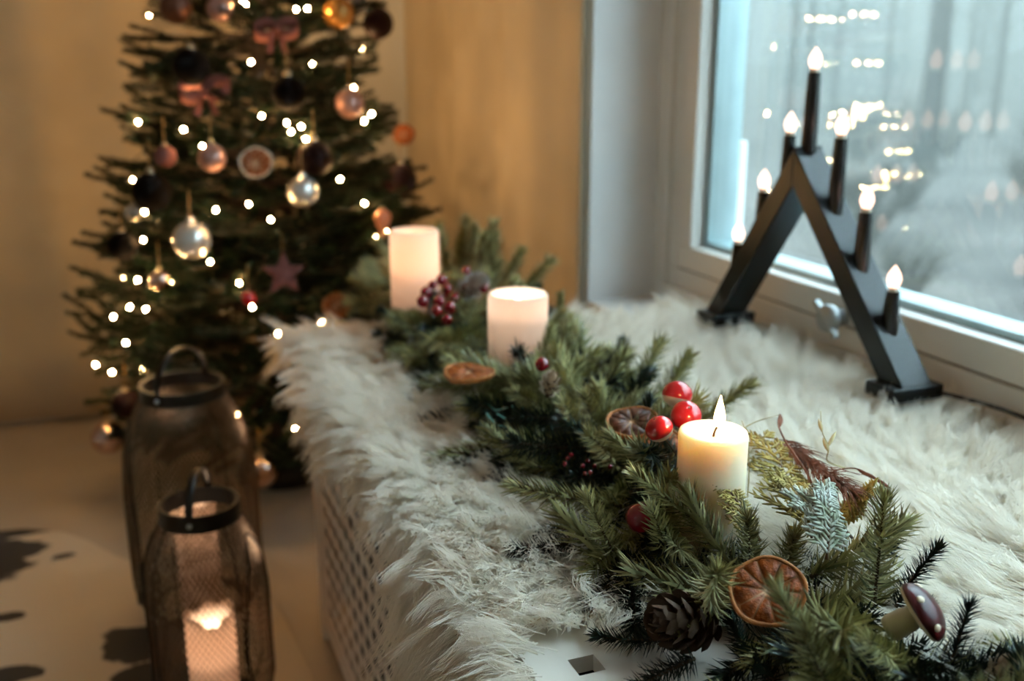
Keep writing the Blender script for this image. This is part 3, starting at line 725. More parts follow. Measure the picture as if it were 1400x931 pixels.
for tp, tz, bp, bz in (((628, 322), 0.665, (632, 375), 0.59), ((645, 335), 0.65, (640, 385), 0.58), ((608, 338), 0.65, (615, 385), 0.585), ((664, 326), 0.66, (660, 380), 0.585),
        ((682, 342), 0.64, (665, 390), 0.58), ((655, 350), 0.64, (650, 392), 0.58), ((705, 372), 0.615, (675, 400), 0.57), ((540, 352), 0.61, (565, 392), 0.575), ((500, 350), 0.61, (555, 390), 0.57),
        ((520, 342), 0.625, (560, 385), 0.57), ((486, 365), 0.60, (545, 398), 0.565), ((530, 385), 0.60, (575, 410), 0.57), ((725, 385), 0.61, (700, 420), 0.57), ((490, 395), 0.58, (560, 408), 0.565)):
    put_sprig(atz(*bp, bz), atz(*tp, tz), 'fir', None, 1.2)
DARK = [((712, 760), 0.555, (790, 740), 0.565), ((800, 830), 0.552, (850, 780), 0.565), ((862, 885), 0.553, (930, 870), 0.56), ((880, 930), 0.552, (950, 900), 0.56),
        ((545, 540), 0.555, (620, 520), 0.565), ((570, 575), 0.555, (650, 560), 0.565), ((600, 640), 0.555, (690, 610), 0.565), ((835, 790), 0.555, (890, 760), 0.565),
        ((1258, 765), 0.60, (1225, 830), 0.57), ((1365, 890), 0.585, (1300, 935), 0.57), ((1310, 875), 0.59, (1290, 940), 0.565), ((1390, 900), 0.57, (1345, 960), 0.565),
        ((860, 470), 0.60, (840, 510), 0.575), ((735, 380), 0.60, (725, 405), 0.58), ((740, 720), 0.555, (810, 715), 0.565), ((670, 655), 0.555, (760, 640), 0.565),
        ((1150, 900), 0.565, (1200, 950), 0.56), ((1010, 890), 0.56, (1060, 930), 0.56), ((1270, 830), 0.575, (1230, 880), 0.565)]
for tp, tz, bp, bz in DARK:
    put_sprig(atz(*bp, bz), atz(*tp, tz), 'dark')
def proj(p):
    d = np.array(p) - C0; t_ = np.dot(d, FW); return 700 + FPX * np.dot(d, RT) / t_, 465.5 - FPX * np.dot(d, UP) / t_, t_
# decorations that stay in sight: centre pixel, radius, distance along the view
SHOW = [(1049, 808, 66, 0.80), (1252, 845, 58, 0.80), (915, 562, 46, 0.95), (975, 622, 50, 0.90), (1105, 645, 72, 1.0), (1115, 700, 50, 0.95), (985, 668, 36, 0.9), (1060, 650, 40, 1.0), (642, 505, 34, 1.2), (605, 405, 42, 1.4), (650, 393, 38, 1.4),
        (752, 525, 26, 1.1), (930, 850, 40, 0.80), (708, 420, 46, 1.35), (566, 335, 42, 1.62), (741, 498, 16, 1.1), (795, 636, 34, 1.0), (876, 705, 18, 0.9), (868, 570, 28, 1.0), (690, 570, 22, 1.1), (1375, 790, 95, 0.9)]
SHOW_LOW = [(x, y, r * 0.62 - 8, d) for x, y, r, d in SHOW]
def hides(b, t, lst):
    for f in (0.15, 0.4, 0.7, 1.0, 1.12):
        x, y, d = proj(np.array(b) * (1 - f) + np.array(t) * f)
        for cx, cyy, r, dd in lst:
            if d < dd and math.hypot(x - cx, y - cyy) < r + 10: return True
    return False
k = 0
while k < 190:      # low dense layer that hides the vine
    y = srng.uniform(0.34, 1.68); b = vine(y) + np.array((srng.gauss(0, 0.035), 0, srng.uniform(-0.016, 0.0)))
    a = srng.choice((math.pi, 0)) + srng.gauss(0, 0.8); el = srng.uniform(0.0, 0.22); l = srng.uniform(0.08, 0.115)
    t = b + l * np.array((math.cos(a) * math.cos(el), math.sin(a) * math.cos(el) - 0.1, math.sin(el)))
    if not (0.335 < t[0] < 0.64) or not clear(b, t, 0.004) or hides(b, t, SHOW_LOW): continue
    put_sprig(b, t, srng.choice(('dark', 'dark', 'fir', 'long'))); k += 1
k = 0
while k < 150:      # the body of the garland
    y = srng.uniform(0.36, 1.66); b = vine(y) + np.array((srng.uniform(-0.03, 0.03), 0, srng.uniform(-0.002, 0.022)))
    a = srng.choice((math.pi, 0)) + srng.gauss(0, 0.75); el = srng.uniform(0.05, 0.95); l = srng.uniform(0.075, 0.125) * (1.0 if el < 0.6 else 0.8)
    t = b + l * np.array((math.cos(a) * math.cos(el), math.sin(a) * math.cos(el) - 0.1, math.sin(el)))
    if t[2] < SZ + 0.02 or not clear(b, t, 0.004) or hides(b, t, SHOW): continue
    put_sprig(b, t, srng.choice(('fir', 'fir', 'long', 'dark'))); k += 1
for k in range(13):  # teal tinsel slivers caught in the needles
    c = atz(690 + srng.uniform(-25, 40), 572 + srng.uniform(-25, 25), 0.60) if k < 9 else vine(srng.uniform(0.45, 1.2)) + np.array((srng.uniform(-.07, .07), 0, 0.04))
    q = MB(GO); d = np.array((srng.uniform(-1, 1), srng.uniform(-1, 1), srng.uniform(-.2, .3))); d /= np.linalg.norm(d); s_ = np.cross(d, (0, 0, 1)) * 0.0011
    l = srng.uniform(0.007, 0.012) * (1 if k < 9 else 0.5)
    q.add([c - d * l - s_, c - d * l + s_, c + d * l + s_ * 0.6 + np.array((0, 0, .002)), c + d * l - s_ * 0.6 + np.array((0, 0, .002))], [(0, 1, 2, 3)])
    o = q.build('tinsel_strand', M['tinsel'], gl_root); so = o.modifiers.new('t', 'SOLIDIFY'); so.thickness = 0.0004

# ------------------------------------------------------------------ pillar candles on the garland
def flame_mesh(q, c, h, r):
    q.lathe([(0, 0), (r * 0.55, h * 0.06), (r * 0.95, h * 0.20), (r, h * 0.32), (r * 0.82, h * 0.5), (r * 0.5, h * 0.72), (r * 0.2, h * 0.9), (0, h)], 14, c)
# lit ivory candle
cz = c1[2]; t = thing('pillar_candle', (c1[0], c1[1], SZ + 0.012), 'ivory pillar candle with a burning flame beside red crabapples', 'candle')
O = np.array(t.location); h = cz - O[2]; r = 0.030
q = MB(); q.lathe([(0, 0), (r * 0.97, 0), (r, 0.002), (r, h - 0.004), (r * 0.965, h - 0.0008), (r * 0.90, h), (r * 0.55, h - 0.003), (r * 0.2, h - 0.0055), (0, h - 0.006)], 40)
q.build('wax', M['wax'], t, True)
q = MB(); q.tube(smooth_path([(0, 0, h - 0.008), (0.001, 0, h - 0.002), (0.003, -0.001, h + 0.003), (0.0055, -0.002, h + 0.007)], 8), [0.0010] * 6 + [0.0009, 0.0006], 6); q.build('wick', M['wick'], t, True)
q = MB(); flame_mesh(q, (0.0045, -0.0015, h + 0.002), 0.030, 0.0050); f = q.build('flame', M['flame'], t, True)
point_light('flame_light', (0.0045, -0.0015, h + 0.018), t, (1.0, 0.58, 0.22), 0.75, 0.005)

def cup_candle(name, c, r, base, label, power, well, wall=0.006, rough_top=0.0, flame=(0.022, 0.006), seed=1, mt='glowwax'):
    t = thing(name, (c[0], c[1], base), label, 'candle'); h = c[2] - base; rr = random.Random(seed)
    n = 36; q = MB(); prof = [(0, 0, 0), (r, 0, 0), (r, 0.3, 0), (r, 0.7, 0), (r, 1, -0.004), (r - wall * 0.4, 1, 0), (r - wall, 1, -0.003), (r - wall, 1, -well * 0.5), (r - wall * 1.3, 1, -well), (0, 1, -well - 0.003)]
    tops = [rough_top * (0.5 * math.sin(2 * 6.28 * k / n + 1) + 0.35 * math.sin(5 * 6.28 * k / n) + 0.25 * rr.uniform(-1, 1)) for k in range(n)]
    vs = []; idx = []
    for rad, f, dz in prof:
        if rad == 0: idx.append([len(vs)] * n); vs.append((0, 0, f * h + dz)); continue
        idx.append(list(range(len(vs), len(vs) + n)))
        for k in range(n):
            a = 6.2832 * k / n; vs.append((rad * math.cos(a), rad * math.sin(a), f * h + dz + (tops[k] if f == 1 and dz > -0.01 else 0)))
    fs = []
    for i in range(len(prof) - 1):
        for k in range(n):
            f_ = []
            for e in (idx[i][k], idx[i][(k + 1) % n], idx[i + 1][(k + 1) % n], idx[i + 1][k]):
                if e not in f_: f_.append(e)
            fs.append(tuple(f_))
    q.add(vs, fs); q.build('wax', M[mt], t, True)
    zw = h - well - 0.003
    q = MB(); q.tube([(0, 0, zw - 0.001), (0.0005, 0, zw + 0.006)], [0.001, 0.0009], 6); q.build('wick', M['wick'], t)
    q = MB(); flame_mesh(q, (0, 0, zw + 0.005), flame[0], flame[1]); q.build('flame', M['flame_soft'], t, True)
    point_light('flame_light', (0, 0, zw + 0.005 + flame[0] * 0.6), t, (1.0, 0.68, 0.43), power, 0.006)
    return t
cup_candle('pillar_candle', c2, 0.040, SZ + 0.012, 'blush pillar candle glowing from a burnt-down hollow in the garland', 3.0, 0.034, 0.006, flame=(0.036, 0.0065))
cup_candle('pillar_candle', c3, 0.040, SZ + 0.012, 'tall blush pillar candle at the christmas tree end of the garland', 3.2, 0.075, 0.006, flame=(0.026, 0.005))

# ------------------------------------------------------------------ decorations on the garland
def orange_slice(c, nrm, r, label, thick=0.006, dark=False, squash=0.97, group=None):
    t = thing('dried_orange_slice', c, label, 'orange slice', group)
    F = frame_z(nrm); t.rotation_euler = Matrix(F.tolist()).to_euler(); rr = random.Random(int(r * 1e5) + int(c[0] * 1e4))
    wob = [1 + 0.035 * math.sin(2 * a + 1) + 0.02 * math.sin(5 * a) for a in np.linspace(0, 6.2832, 48, endpoint=False)]
    def disc(q, r0, r1, z0, z1, dz=0.002):
        n = 48; vs = []
        for rad, z in ((r0, z0), (r1, z0), (r1, z1), (r0, z1)):
            for k in range(n):
                a = 6.2832 * k / n; vs.append((rad * wob[k] * math.cos(a), rad * wob[k] * squash * math.sin(a), z + dz * math.sin(2 * a + 0.6) * rad / r))
        q.add(vs, [(i * n + k, i * n + (k + 1) % n, ((i + 1) % 4) * n + (k + 1) % n, ((i + 1) % 4) * n + k) for i in range(4) for k in range(n)])
    q = MB(); disc(q, r * 0.90, r, -thick / 2, thick / 2); bevel(q.build('rind', M['orange_rind'], t, True), 0.001)
    q = MB(); disc(q, r * 0.02, r * 0.93, -thick * 0.10, thick * 0.10); q.build('pith', M['pith'], t, True)
    ns = 10; angs = [6.2832 * (k + rr.uniform(-0.18, 0.18)) / ns for k in range(ns)]
    for k in range(ns):
        a0, a1 = angs[k], angs[(k + 1) % ns] + (6.2832 if k == ns - 1 else 0); g0 = 0.0005; n = 7; q = MB(); vs = []
        am = (a0 + a1) / 2
        for z, s_ in ((-thick * 0.38, 1), (thick * 0.38, 1)):
            vs.append((math.cos(am) * r * 0.10, math.sin(am) * r * 0.10 * squash, z * 0.7))
            for e in range(n):
                f = e / (n - 1); a = a0 + (a1 - a0) * f; rad = r * (0.885 - 0.05 * (2 * f - 1) ** 4)
                off = (1 if f < 0.5 else -1) * g0 * (1 if abs(f - 0.5) > 0.4 else 0.3)
                x = math.cos(a) * rad - math.sin(a) * off; y = math.sin(a) * rad + math.cos(a) * off
                vs.append((x, y * squash, z + 0.002 * math.sin(2 * a + 0.6) * 0.85 + rr.uniform(-1, 1) * 0.0004))
            mid = (math.cos(am) * r * 0.5, math.sin(am) * r * 0.5 * squash, z * 0.62)
            vs.append(mid)
        m_ = n + 2; fs = []
        ring_ = list(range(0, n + 1))
        for side in (0, 1):
            for e in range(len(ring_)):
                tri = (side * m_ + ring_[e], side * m_ + ring_[(e + 1) % len(ring_)], side * m_ + n + 1); fs.append(tri if side else tri[::-1])
        for e in range(len(ring_)):
            a_, b_ = ring_[e], ring_[(e + 1) % len(ring_)]; fs.append((a_, b_, m_ + b_, m_ + a_))
        q.add(vs, fs); q.build('segment', M['orange_dark' if dark else 'orange_flesh'], t, True)
    return t
cp = atz(1049, 808, 0.612)
orange_slice(cp, (-0.42, -0.62, 0.66), 51.5 * depth(cp) / FPX, 'round dried orange slice with clear pale segments between fir sprigs')
p = atz(864, 577, 0.630); orange_slice(p, (-0.25, -0.25, 0.92), 0.026, 'curled dried orange slice with dark flesh behind a crabapple', dark=True)
p = atz(907, 614, 0.612); orange_slice(p, (0.2, -0.8, 0.5), 0.024, 'dried orange slice standing on edge under the crabapples')
p = atz(642, 510, 0.626); orange_slice(p, (-0.02, -0.02, 0.99), 0.032, 'dried orange slice lying half sunk in the middle of the garland')
p = atz(546, 404, 0.585); orange_slice(p, (-0.1, -0.2, 0.97), 0.022, 'small dried orange slice near the berry cluster')

def crabapple(px, py, pr, z, label, tilt):
    c = atz(px, py, z); r = pr * depth(c) / FPX; t = thing('crabapple', c, label, 'crabapple')
    F = frame_z(tilt); t.rotation_euler = Matrix(F.tolist()).to_euler()
    cut = -0.28
    def prof(a0, a1, n): return [(r * 1.0 * math.sin(a), -r * 0.88 * math.cos(a)) for a in np.linspace(a0, a1, n)]
    ac = math.acos(0.30)
    q = MB(); q.lathe(prof(ac, math.pi - 0.14, 14) + [(r * 0.07, r * 0.84), (0, r * 0.81)], 28); q.build('red_skin', M['red'], t, True)
    q = MB(); q.lathe([(0, -r * 0.84)] + prof(0.12, ac, 8), 28); q.build('cream_underside', M['cream'], t, True)
    q = MB(); q.tube([(0, 0, r * 0.80), (0.0006, 0, r * 0.92)], 0.0008, 6); q.build('stalk', M['twig'], t)
    q = MB(); q.tube([(0, 0, -r * 0.8), (0.002, 0.002, -r * 1.6), (0.001, 0.004, -0.045)], 0.0007, 5); q.build('wire', M['wire'], t)
crabapple(926, 539, 21, 0.672, 'glossy red crabapple with cream underside, topmost of the pair by the candle', (0.3, 0.2, 0.9))
crabapple(938, 568, 21.5, 0.664, 'glossy red crabapple touching the ivory candle, lower of the pair', (-0.15, -0.55, 0.8))
crabapple(901, 586, 19.5, 0.668, 'glossy red crabapple resting against the dark dried orange slice', (-0.45, 0.05, 0.85))

def berry(c, r, label, group=None, n=14):
    t = thing('berry', c, label, 'berry', group); q = MB(); q.sphere((0, 0, 0), r, n); q.build('fruit', M['berry'], t, True)
    q = MB(); q.lathe([(0, r * 0.96), (r * 0.16, r * 0.985), (r * 0.2, r * 1.06), (0, r * 1.03)], 8); q.build('calyx', M['twig'], t)
brr = random.Random(8)
for px, py in ((583, 400), (600, 412), (592, 390), (612, 395), (597, 425), (615, 420), (578, 412), (606, 405), (622, 408), (604, 383), (611, 437)):
    berry(atz(px, py, 0.652 + brr.uniform(-0.004, 0.010)), 0.0085 * brr.uniform(0.85, 1.15), 'dark red berry in the cluster beside the frosted pine cone', 'berries in the cluster')
for px, py in ((638, 370), (654, 388), (662, 394), (640, 392)):
    berry(atz(px, py, 0.662), 0.0075, 'dark red berry behind the frosted pine cone', 'berries behind the cone')
berry(atz(741, 498, 0.662), 0.0082, 'single dark red berry near the small pale pine cone')
for px, py in ((776, 627), (781, 622), (797, 637), (804, 630), (800, 648), (807, 646), (813, 637), (834, 638), (772, 634)):
    berry(atz(px, py, 0.605), 0.0024, 'tiny red berry in the dark middle of the garland', 'tiny berries in the garland', 8)
p = atz(876, 708, 0.602); berry(p, 0.0135, 'large dark red ball half hidden under fir needles')

def pine_cone(c, axis, L, r, label, mt, n=46, seed=1):
    t = thing('pine_cone', c, label, 'pine cone'); F = frame_z(axis); t.rotation_euler = Matrix(F.tolist()).to_euler(); rr = random.Random(seed)
    q = MB(); q.lathe([(0, -L * 0.5), (r * 0.35, -L * 0.45), (r * 0.5, -L * 0.1), (r * 0.38, L * 0.25), (0, L * 0.48)], 10); q.build('core', M['cone'], t, True)
    s_ = MB()      # one scale, base at origin, pointing +x, curling up
    s_.add([(0, -0.18, 0), (0, 0.18, 0), (0.55, -0.42, 0.10), (0.55, 0.42, 0.10), (1.0, -0.30, 0.36), (1.0, 0.30, 0.36), (1.08, 0, 0.42),
            (0.5, 0, -0.06), (0.97, 0, 0.24)], [(0, 1, 3, 2), (2, 3, 5, 4), (4, 5, 6), (0, 2, 7), (1, 7, 3), (0, 7, 1), (2, 4, 8, 7), (3, 7, 8, 5), (4, 6, 8), (6, 5, 8)])
    me = s_.mesh('scale', M[mt])
    for k in range(n):
        f = (k + 0.5) / n; z = -L * 0.48 + L * 0.94 * f; rad = r * (math.sin(math.pi * (0.18 + 0.80 * f)) ** 0.7); a = k * 2.39996
        o = bpy.data.objects.new('scale', me); COL.objects.link(o); o.parent = t; op = 0.15 + 1.05 * f
        l = rad * 0.85 + 0.002
        o.matrix_basis = Matrix.Translation((0, 0, z)) @ Matrix.Rotation(a, 4, 'Z') @ Matrix.Translation((rad * 0.2, 0, 0)) @ Matrix.Rotation(-op, 4, 'Y') @ Matrix.Diagonal((l, l * 0.85, l * rr.uniform(0.8, 1.1), 1))
    return t
pine_cone(atz(935, 850, 0.575), (-0.55, -0.1, 0.25), 0.062, 0.026, 'dark brown open pine cone low in the garland below the needles', 'cone', 52, 1)
pine_cone(atz(645, 392, 0.662), (0.4, -0.5, 0.45), 0.060, 0.022, 'frosted pine cone beside the red berry cluster', 'cone_frost', 46, 2)
pine_cone(atz(752, 527, 0.648), (0.0, -0.3, 0.9), 0.030, 0.013, 'small pale pine cone deep in the garland', 'cone_pale', 32, 3)
pine_cone(atz(1365, 925, 0.575), (0.4, -0.1, 0.5), 0.030, 0.013, 'small brown pine cone at the near end of the garland', 'cone_pale', 32, 4)

# toadstool
c = atz(1258, 838, 0.615); k_ = depth(c) / FPX
ax = np.array(RT * 0.72 + UP * 0.52 - FW * 0.30); ax /= np.linalg.norm(ax); F = frame_z(ax)
t = thing('toadstool', c, 'dark red spotted toadstool ornament leaning among the fir tips', 'toadstool'); t.rotation_euler = Matrix(F.tolist()).to_euler()
rc = 43 * k_; hc = rc * 0.62
q = MB(); q.lathe([(rc * 0.98, 0)] + [(rc * math.cos(a), hc * math.sin(a)) for a in np.linspace(0.06, 1.5, 12)] + [(0, hc)], 32); q.build('cap', M['mush'], t, True)
q = MB(); q.lathe([(rc * 0.985, 0.0003), (rc * 0.93, -rc * 0.10), (rc * 0.6, -rc * 0.17), (rc * 0.3, -rc * 0.18), (0, -rc * 0.18)], 32); q.build('gills', M['cream'], t, True)
q = MB(); q.lathe([(0, -rc * 1.20), (rc * 0.36, -rc * 1.18), (rc * 0.44, -rc * 1.0), (rc * 0.42, -rc * 0.6), (rc * 0.36, -rc * 0.14), (0, -rc * 0.12)], 24); q.build('stem', M['mushstem'], t, True)
Fi = F.T
for a, e in ((-0.9, 0.62), (-0.1, 0.55), (-1.9, 0.45), (2.2, 0.6), (1.0, 0.75), (3.4, 0.5)):
    n = np.array((math.cos(a) * math.cos(e), math.sin(a) * math.cos(e), math.sin(e))); p = np.array((rc * n[0], rc * n[1], hc * n[2]))
    q = MB(p); q.lathe([(rc * 0.13, -0.0006), (rc * 0.12, 0.0004), (rc * 0.07, 0.0009), (0, 0.001)], 12, p, frame_z(n / np.array((rc, rc, hc)))); o = q.build('spot', M['cream'], t, True); o.location = tuple(p)

# dried sprays behind the candle
def thuja(base, tip, label, mt, seed, sub=0.45, width=0.0011):
    base = np.array(base); tip = np.array(tip); t = thing('cypress_spray', base, label, 'foliage'); rr = random.Random(seed); rg = np.random.default_rng(seed)
    d = tip - base; L = np.linalg.norm(d); d /= L; side = np.cross(d, (0.2, -0.4, 0.9)); side /= np.linalg.norm(side); nrm = np.cross(side, d)
    stem = [d * L * f + nrm * 0.01 * math.sin(f * 2.5) for f in np.linspace(0, 1, 8)]
    q = MB(); q.tube(stem, [0.0013 * (1 - 0.1 * k) for k in range(8)], 5); q.build('stem', M['twig'], t, True)
    q = MB()
    for k in range(26):
        f = 0.08 + 0.9 * k / 26; b = d * L * f + nrm * 0.01 * math.sin(f * 2.5); s_ = side * (1 if k % 2 else -1)
        l = L * sub * (1 - 0.65 * f) * rr.uniform(0.7, 1.1); dd = s_ * 0.8 + d * 0.65 + nrm * rr.uniform(-0.25, 0.25); dd /= np.linalg.norm(dd)
        pts = [b + dd * l * g + d * l * 0.25 * g * g + nrm * -0.15 * l * g * g for g in np.linspace(0, 1, 6)]
        q.tube(pts, [width * 1.3, width * 1.35, width * 1.3, width * 1.2, width, width * 0.5], 4)
        for e in range(7):
            g = 0.2 + 0.75 * e / 7; bb = b + dd * l * g + d * l * 0.25 * g * g - nrm * 0.15 * l * g * g; s2 = (1 if e % 2 else -1)
            d2 = dd * 0.8 + np.cross(nrm, dd) * s2 * 0.75 + nrm * rr.uniform(-0.2, 0.2); l2 = l * 0.30 * (1.1 - g) + 0.004
            q.tube([bb, bb + d2 * l2 * 0.5, bb + d2 * l2], [width * 0.9, width * 1.15, width * 0.5], 4)
    q.build('scale_leaves', M[mt], t, True, 'stuff')
thuja(atz(1155, 745, 0.60), atz(1058, 660, 0.635), 'golden green cypress spray beside the ivory candle', 'thuja', 1)
thuja(atz(1130, 765, 0.625), atz(1118, 668, 0.662), 'frosted pale green cypress spray behind the orange slice', 'thuja_frost', 2)
thuja(atz(1140, 720, 0.59), atz(1205, 672, 0.63), 'olive cypress spray pointing at the window', 'thuja', 3)
thuja(atz(1040, 740, 0.60), atz(944, 625, 0.650), 'yellow green cypress spray leaning across the front of the ivory candle', 'thuja', 4, 0.22, 0.0009)
thuja(atz(1110, 735, 0.60), atz(1035, 600, 0.635), 'golden brown cypress spray just behind the ivory candle', 'thuja', 6, 0.35)
thuja(atz(1165, 735, 0.62), atz(1075, 690, 0.655), 'small frosted cypress spray among the fir tips', 'thuja_frost', 7)
# reddish plume
b = atz(1060, 600, 0.632); tp_ = atz(1160, 668, 0.628); t = thing('grass_plume', b, 'feathery reddish brown dried grass plume behind the candle', 'dried grass')
q = MB(); d = tp_ - b; L = np.linalg.norm(d); d /= L; q.tube([np.zeros(3), d * L * 0.5, d * L], [0.0016, 0.0013, 0.0008], 6); q.build('stem', M['plume'], t, True)
q = MB(); rr = random.Random(3); sd = np.cross(d, (0, 0, 1))
for k in range(420):
    f = rr.uniform(0.0, 1.0); p0 = d * L * f; dd = d * rr.uniform(0.5, 1.1) + np.array((0, 0, rr.uniform(-0.30, 0.30))) + sd * rr.uniform(-0.5, 0.5); dd /= np.linalg.norm(dd); l = rr.uniform(0.018, 0.042)
    q.tube([p0, p0 + dd * l * 0.5, p0 + dd * l + np.array((0, 0, -0.15 * l))], [0.0004, 0.0005, 0.0001], 3)
q.build('bristles', M['plume'], t, False, 'stuff')
def twig(name, pxs, label, rad, mt, sides=(), cat='twig'):
    pts = [atz(a, b_, z) for a, b_, z in pxs]; t = thing(name, pts[0], label, cat); O = pts[0]
    q = MB(O); n = 18; q.tube(smooth_path(pts, n), [rad * (1 - 0.6 * k / n) for k in range(n)], 5); q.build('stem', M[mt], t, True)
    if sides:
        for a, b_ in sides:
            a, b_ = atz(*a), atz(*b_); q = MB(O); mm = (a + b_) / 2; q.tube([a, (a + mm) / 2, mm, (mm + b_) / 2, b_], [rad * 0.7, rad * 1.8, rad * 2.2, rad * 1.6, rad * 0.3], 5); q.build('leaf', M[mt], t, True)
twig('dried_twig', ((1120, 690, 0.60), (1105, 650, 0.625), (1075, 605, 0.645), (1064, 580, 0.655), (1066, 566, 0.66)), 'thin reddish dried twig curling up behind the candle', 0.0013, 'plume', (((1066, 583, 0.653), (1067, 566, 0.66)),))
twig('dried_twig', ((1155, 640, 0.61), (1131, 630, 0.625), (1133, 612, 0.645), (1124, 590, 0.66), (1122, 562, 0.672)), 'upright olive dried twig with small leaves against the white fleece', 0.0009, 'straw',
     (((1132, 617, 0.645), (1125, 598, 0.655)), ((1131, 612, 0.645), (1143, 590, 0.655)), ((1124, 590, 0.66), (1119, 572, 0.668))))
twig('dried_twig', ((1100, 690, 0.60), (1130, 650, 0.615), (1165, 640, 0.625), (1190, 650, 0.625), (1218, 668, 0.622)), 'arching dried grass head with brown tips over the white fleece', 0.0009, 'plume',
     (((1172, 641, 0.625), (1190, 652, 0.624)), ((1180, 645, 0.625), (1200, 656, 0.624)), ((1195, 653, 0.625), (1218, 668, 0.622))))
twig('dried_straw', ((1022, 680, 0.60), (1024, 640, 0.625), (1022, 600, 0.65), (1014, 575, 0.665)), 'pale straw standing right beside the ivory candle', 0.0007, 'straw')
twig('dried_straw', ((1012, 588, 0.650), (1035, 576, 0.655), (1066, 567, 0.66)), 'pale straw bending from the candle to the reddish twig', 0.0007, 'straw')

# ------------------------------------------------------------------ wire lanterns on the floor
def lantern(c, prof, rim_r, rim_z, rim_h, hoop_h, hoop_ang, nw, label, open_ang):
    t = thing('wire_lantern', c, label, 'lantern')
    zs = [z for r, z in prof]; rs = [r for r, z in prof]; H = zs[-1]
    rad = lambda z: float(np.interp(z, zs, rs))
    q = MB(); n = 22; zz = np.linspace(zs[0], H, n)
    for s_ in (1, -1):
        for k in range(nw):
            a0 = 6.2832 * k / nw; pts = []
            for z in zz:
                a = a0 + s_ * 3.6 * z / H * 0.62; r = rad(z); pts.append((r * math.cos(a), r * math.sin(a), z))
            q.tube(pts, 0.0008, 3, False)
    q.build('wire_mesh', M['wire'], t, False, 'stuff')
    q = MB(); q.lathe([(0, 0), (rs[0], 0), (rs[0] + 0.003, 0.004), (rs[0], 0.012), (rs[0] - 0.004, 0.012), (rs[0] - 0.006, 0.006), (0, 0.006)], 32); q.build('base_tray', M['iron'], t, True)
    q = MB(); q.lathe([(rim_r, rim_z), (rim_r + 0.003, rim_z + 0.001), (rim_r + 0.003, rim_z + rim_h), (rim_r, rim_z + rim_h), (rim_r - 0.003, rim_z + rim_h - 0.001), (rim_r - 0.003, rim_z + 0.001)], 36, closed=True)
    rm = autosmooth(q.build('rim', M['iron'], t), 50)
    q = MB(); ca, sa = math.cos(hoop_ang), math.sin(hoop_ang); w_ = 0.006
    vs = []; n = 25
    for k in range(n):
        a = math.pi * k / (n - 1); x = (rim_r + 0.002) * math.cos(a); z = rim_z + rim_h * 0.5 + hoop_h * math.sin(a) ** 0.8
        for o_, s_ in ((-w_, 0), (w_, 0), (w_, 0.0022), (-w_, 0.0022)):
            xx = x * (1 - s_ / rim_r); vs.append((xx * ca - o_ * sa, xx * sa + o_ * ca, z - s_ * math.sin(a)))
    q.add(vs, [(i * 4 + k, i * 4 + (k + 1) % 4, (i + 1) * 4 + (k + 1) % 4, (i + 1) * 4 + k) for i in range(n - 1) for k in range(4)] + [(0, 1, 2, 3), tuple((n - 1) * 4 + k for k in (3, 2, 1, 0))])
    hd = q.build('handle', M['iron'], t, True)
    for s_ in (1, -1):
        q = MB(); q.lathe([(0, 0.003), (0.003, 0.002), (0.004, 0), (0.004, -0.004), (0, -0.004)], 10, ((rim_r + 0.004) * ca * s_, (rim_r + 0.004) * sa * s_, rim_z + rim_h * 0.5), frame_z((ca * s_, sa * s_, 0))); q.build('rivet', M['steel'], hd)
    # leaf-shaped wire round the side opening
    for oa in open_ang:
        pts = []
        for k in range(40):
            a = 6.2832 * k / 40; z = H * (0.50 + 0.42 * math.sin(a)); b = oa + 0.50 * math.cos(a) * (1 - 0.25 * math.sin(a)); r = rad(z) + 0.001; pts.append((r * math.cos(b), r * math.sin(b), z))
        q = MB(); q.tube(pts, 0.0021, 6, closed=True); q.build('opening_frame', M['iron'], t, True)
    for k in range(4):
        b = k * 1.5708 + 0.5; q = MB(); q.tube([(rad(z) * math.cos(b), rad(z) * math.sin(b), z) for z in zz], 0.0013, 5); q.build('rib', M['iron'], t, True)
    return t
lb = atz(277, 826, 0.010); sc1 = 1.0
lantern((lb[0], lb[1], 0.008), [(0.085, 0.006), (0.108, 0.03), (0.115, 0.07), (0.116, 0.24), (0.110, 0.32), (0.090, 0.385), (0.074, 0.415)], 0.070, 0.412, 0.026, 0.075, 0.9, 84,
        'tall black wire mesh lantern standing close to the christmas tree', (R(185),))
cup_candle('lantern_candle', (lb[0], lb[1], 0.222), 0.038, 0.0142, 'glowing candle inside the tall wire lantern', 3.4, 0.08, 0.006, flame=(0.026, 0.006), seed=2)
lc = atz(297, 962, 0.010)
lantern((lc[0], lc[1], 0.008), [(0.062, 0.006), (0.082, 0.025), (0.090, 0.05), (0.090, 0.20), (0.084, 0.265), (0.066, 0.31), (0.056, 0.328)], 0.056, 0.322, 0.028, 0.062, 1.25, 66,
        'smaller black wire mesh lantern with a hoop handle next to the bench', (R(165), R(330)))
cup_candle('lantern_candle', (lc[0], lc[1], 0.172), 0.037, 0.0142, 'glowing rough-topped candle inside the smaller wire lantern', 5.0, 0.085, 0.006, 0.011, (0.026, 0.006), 5)

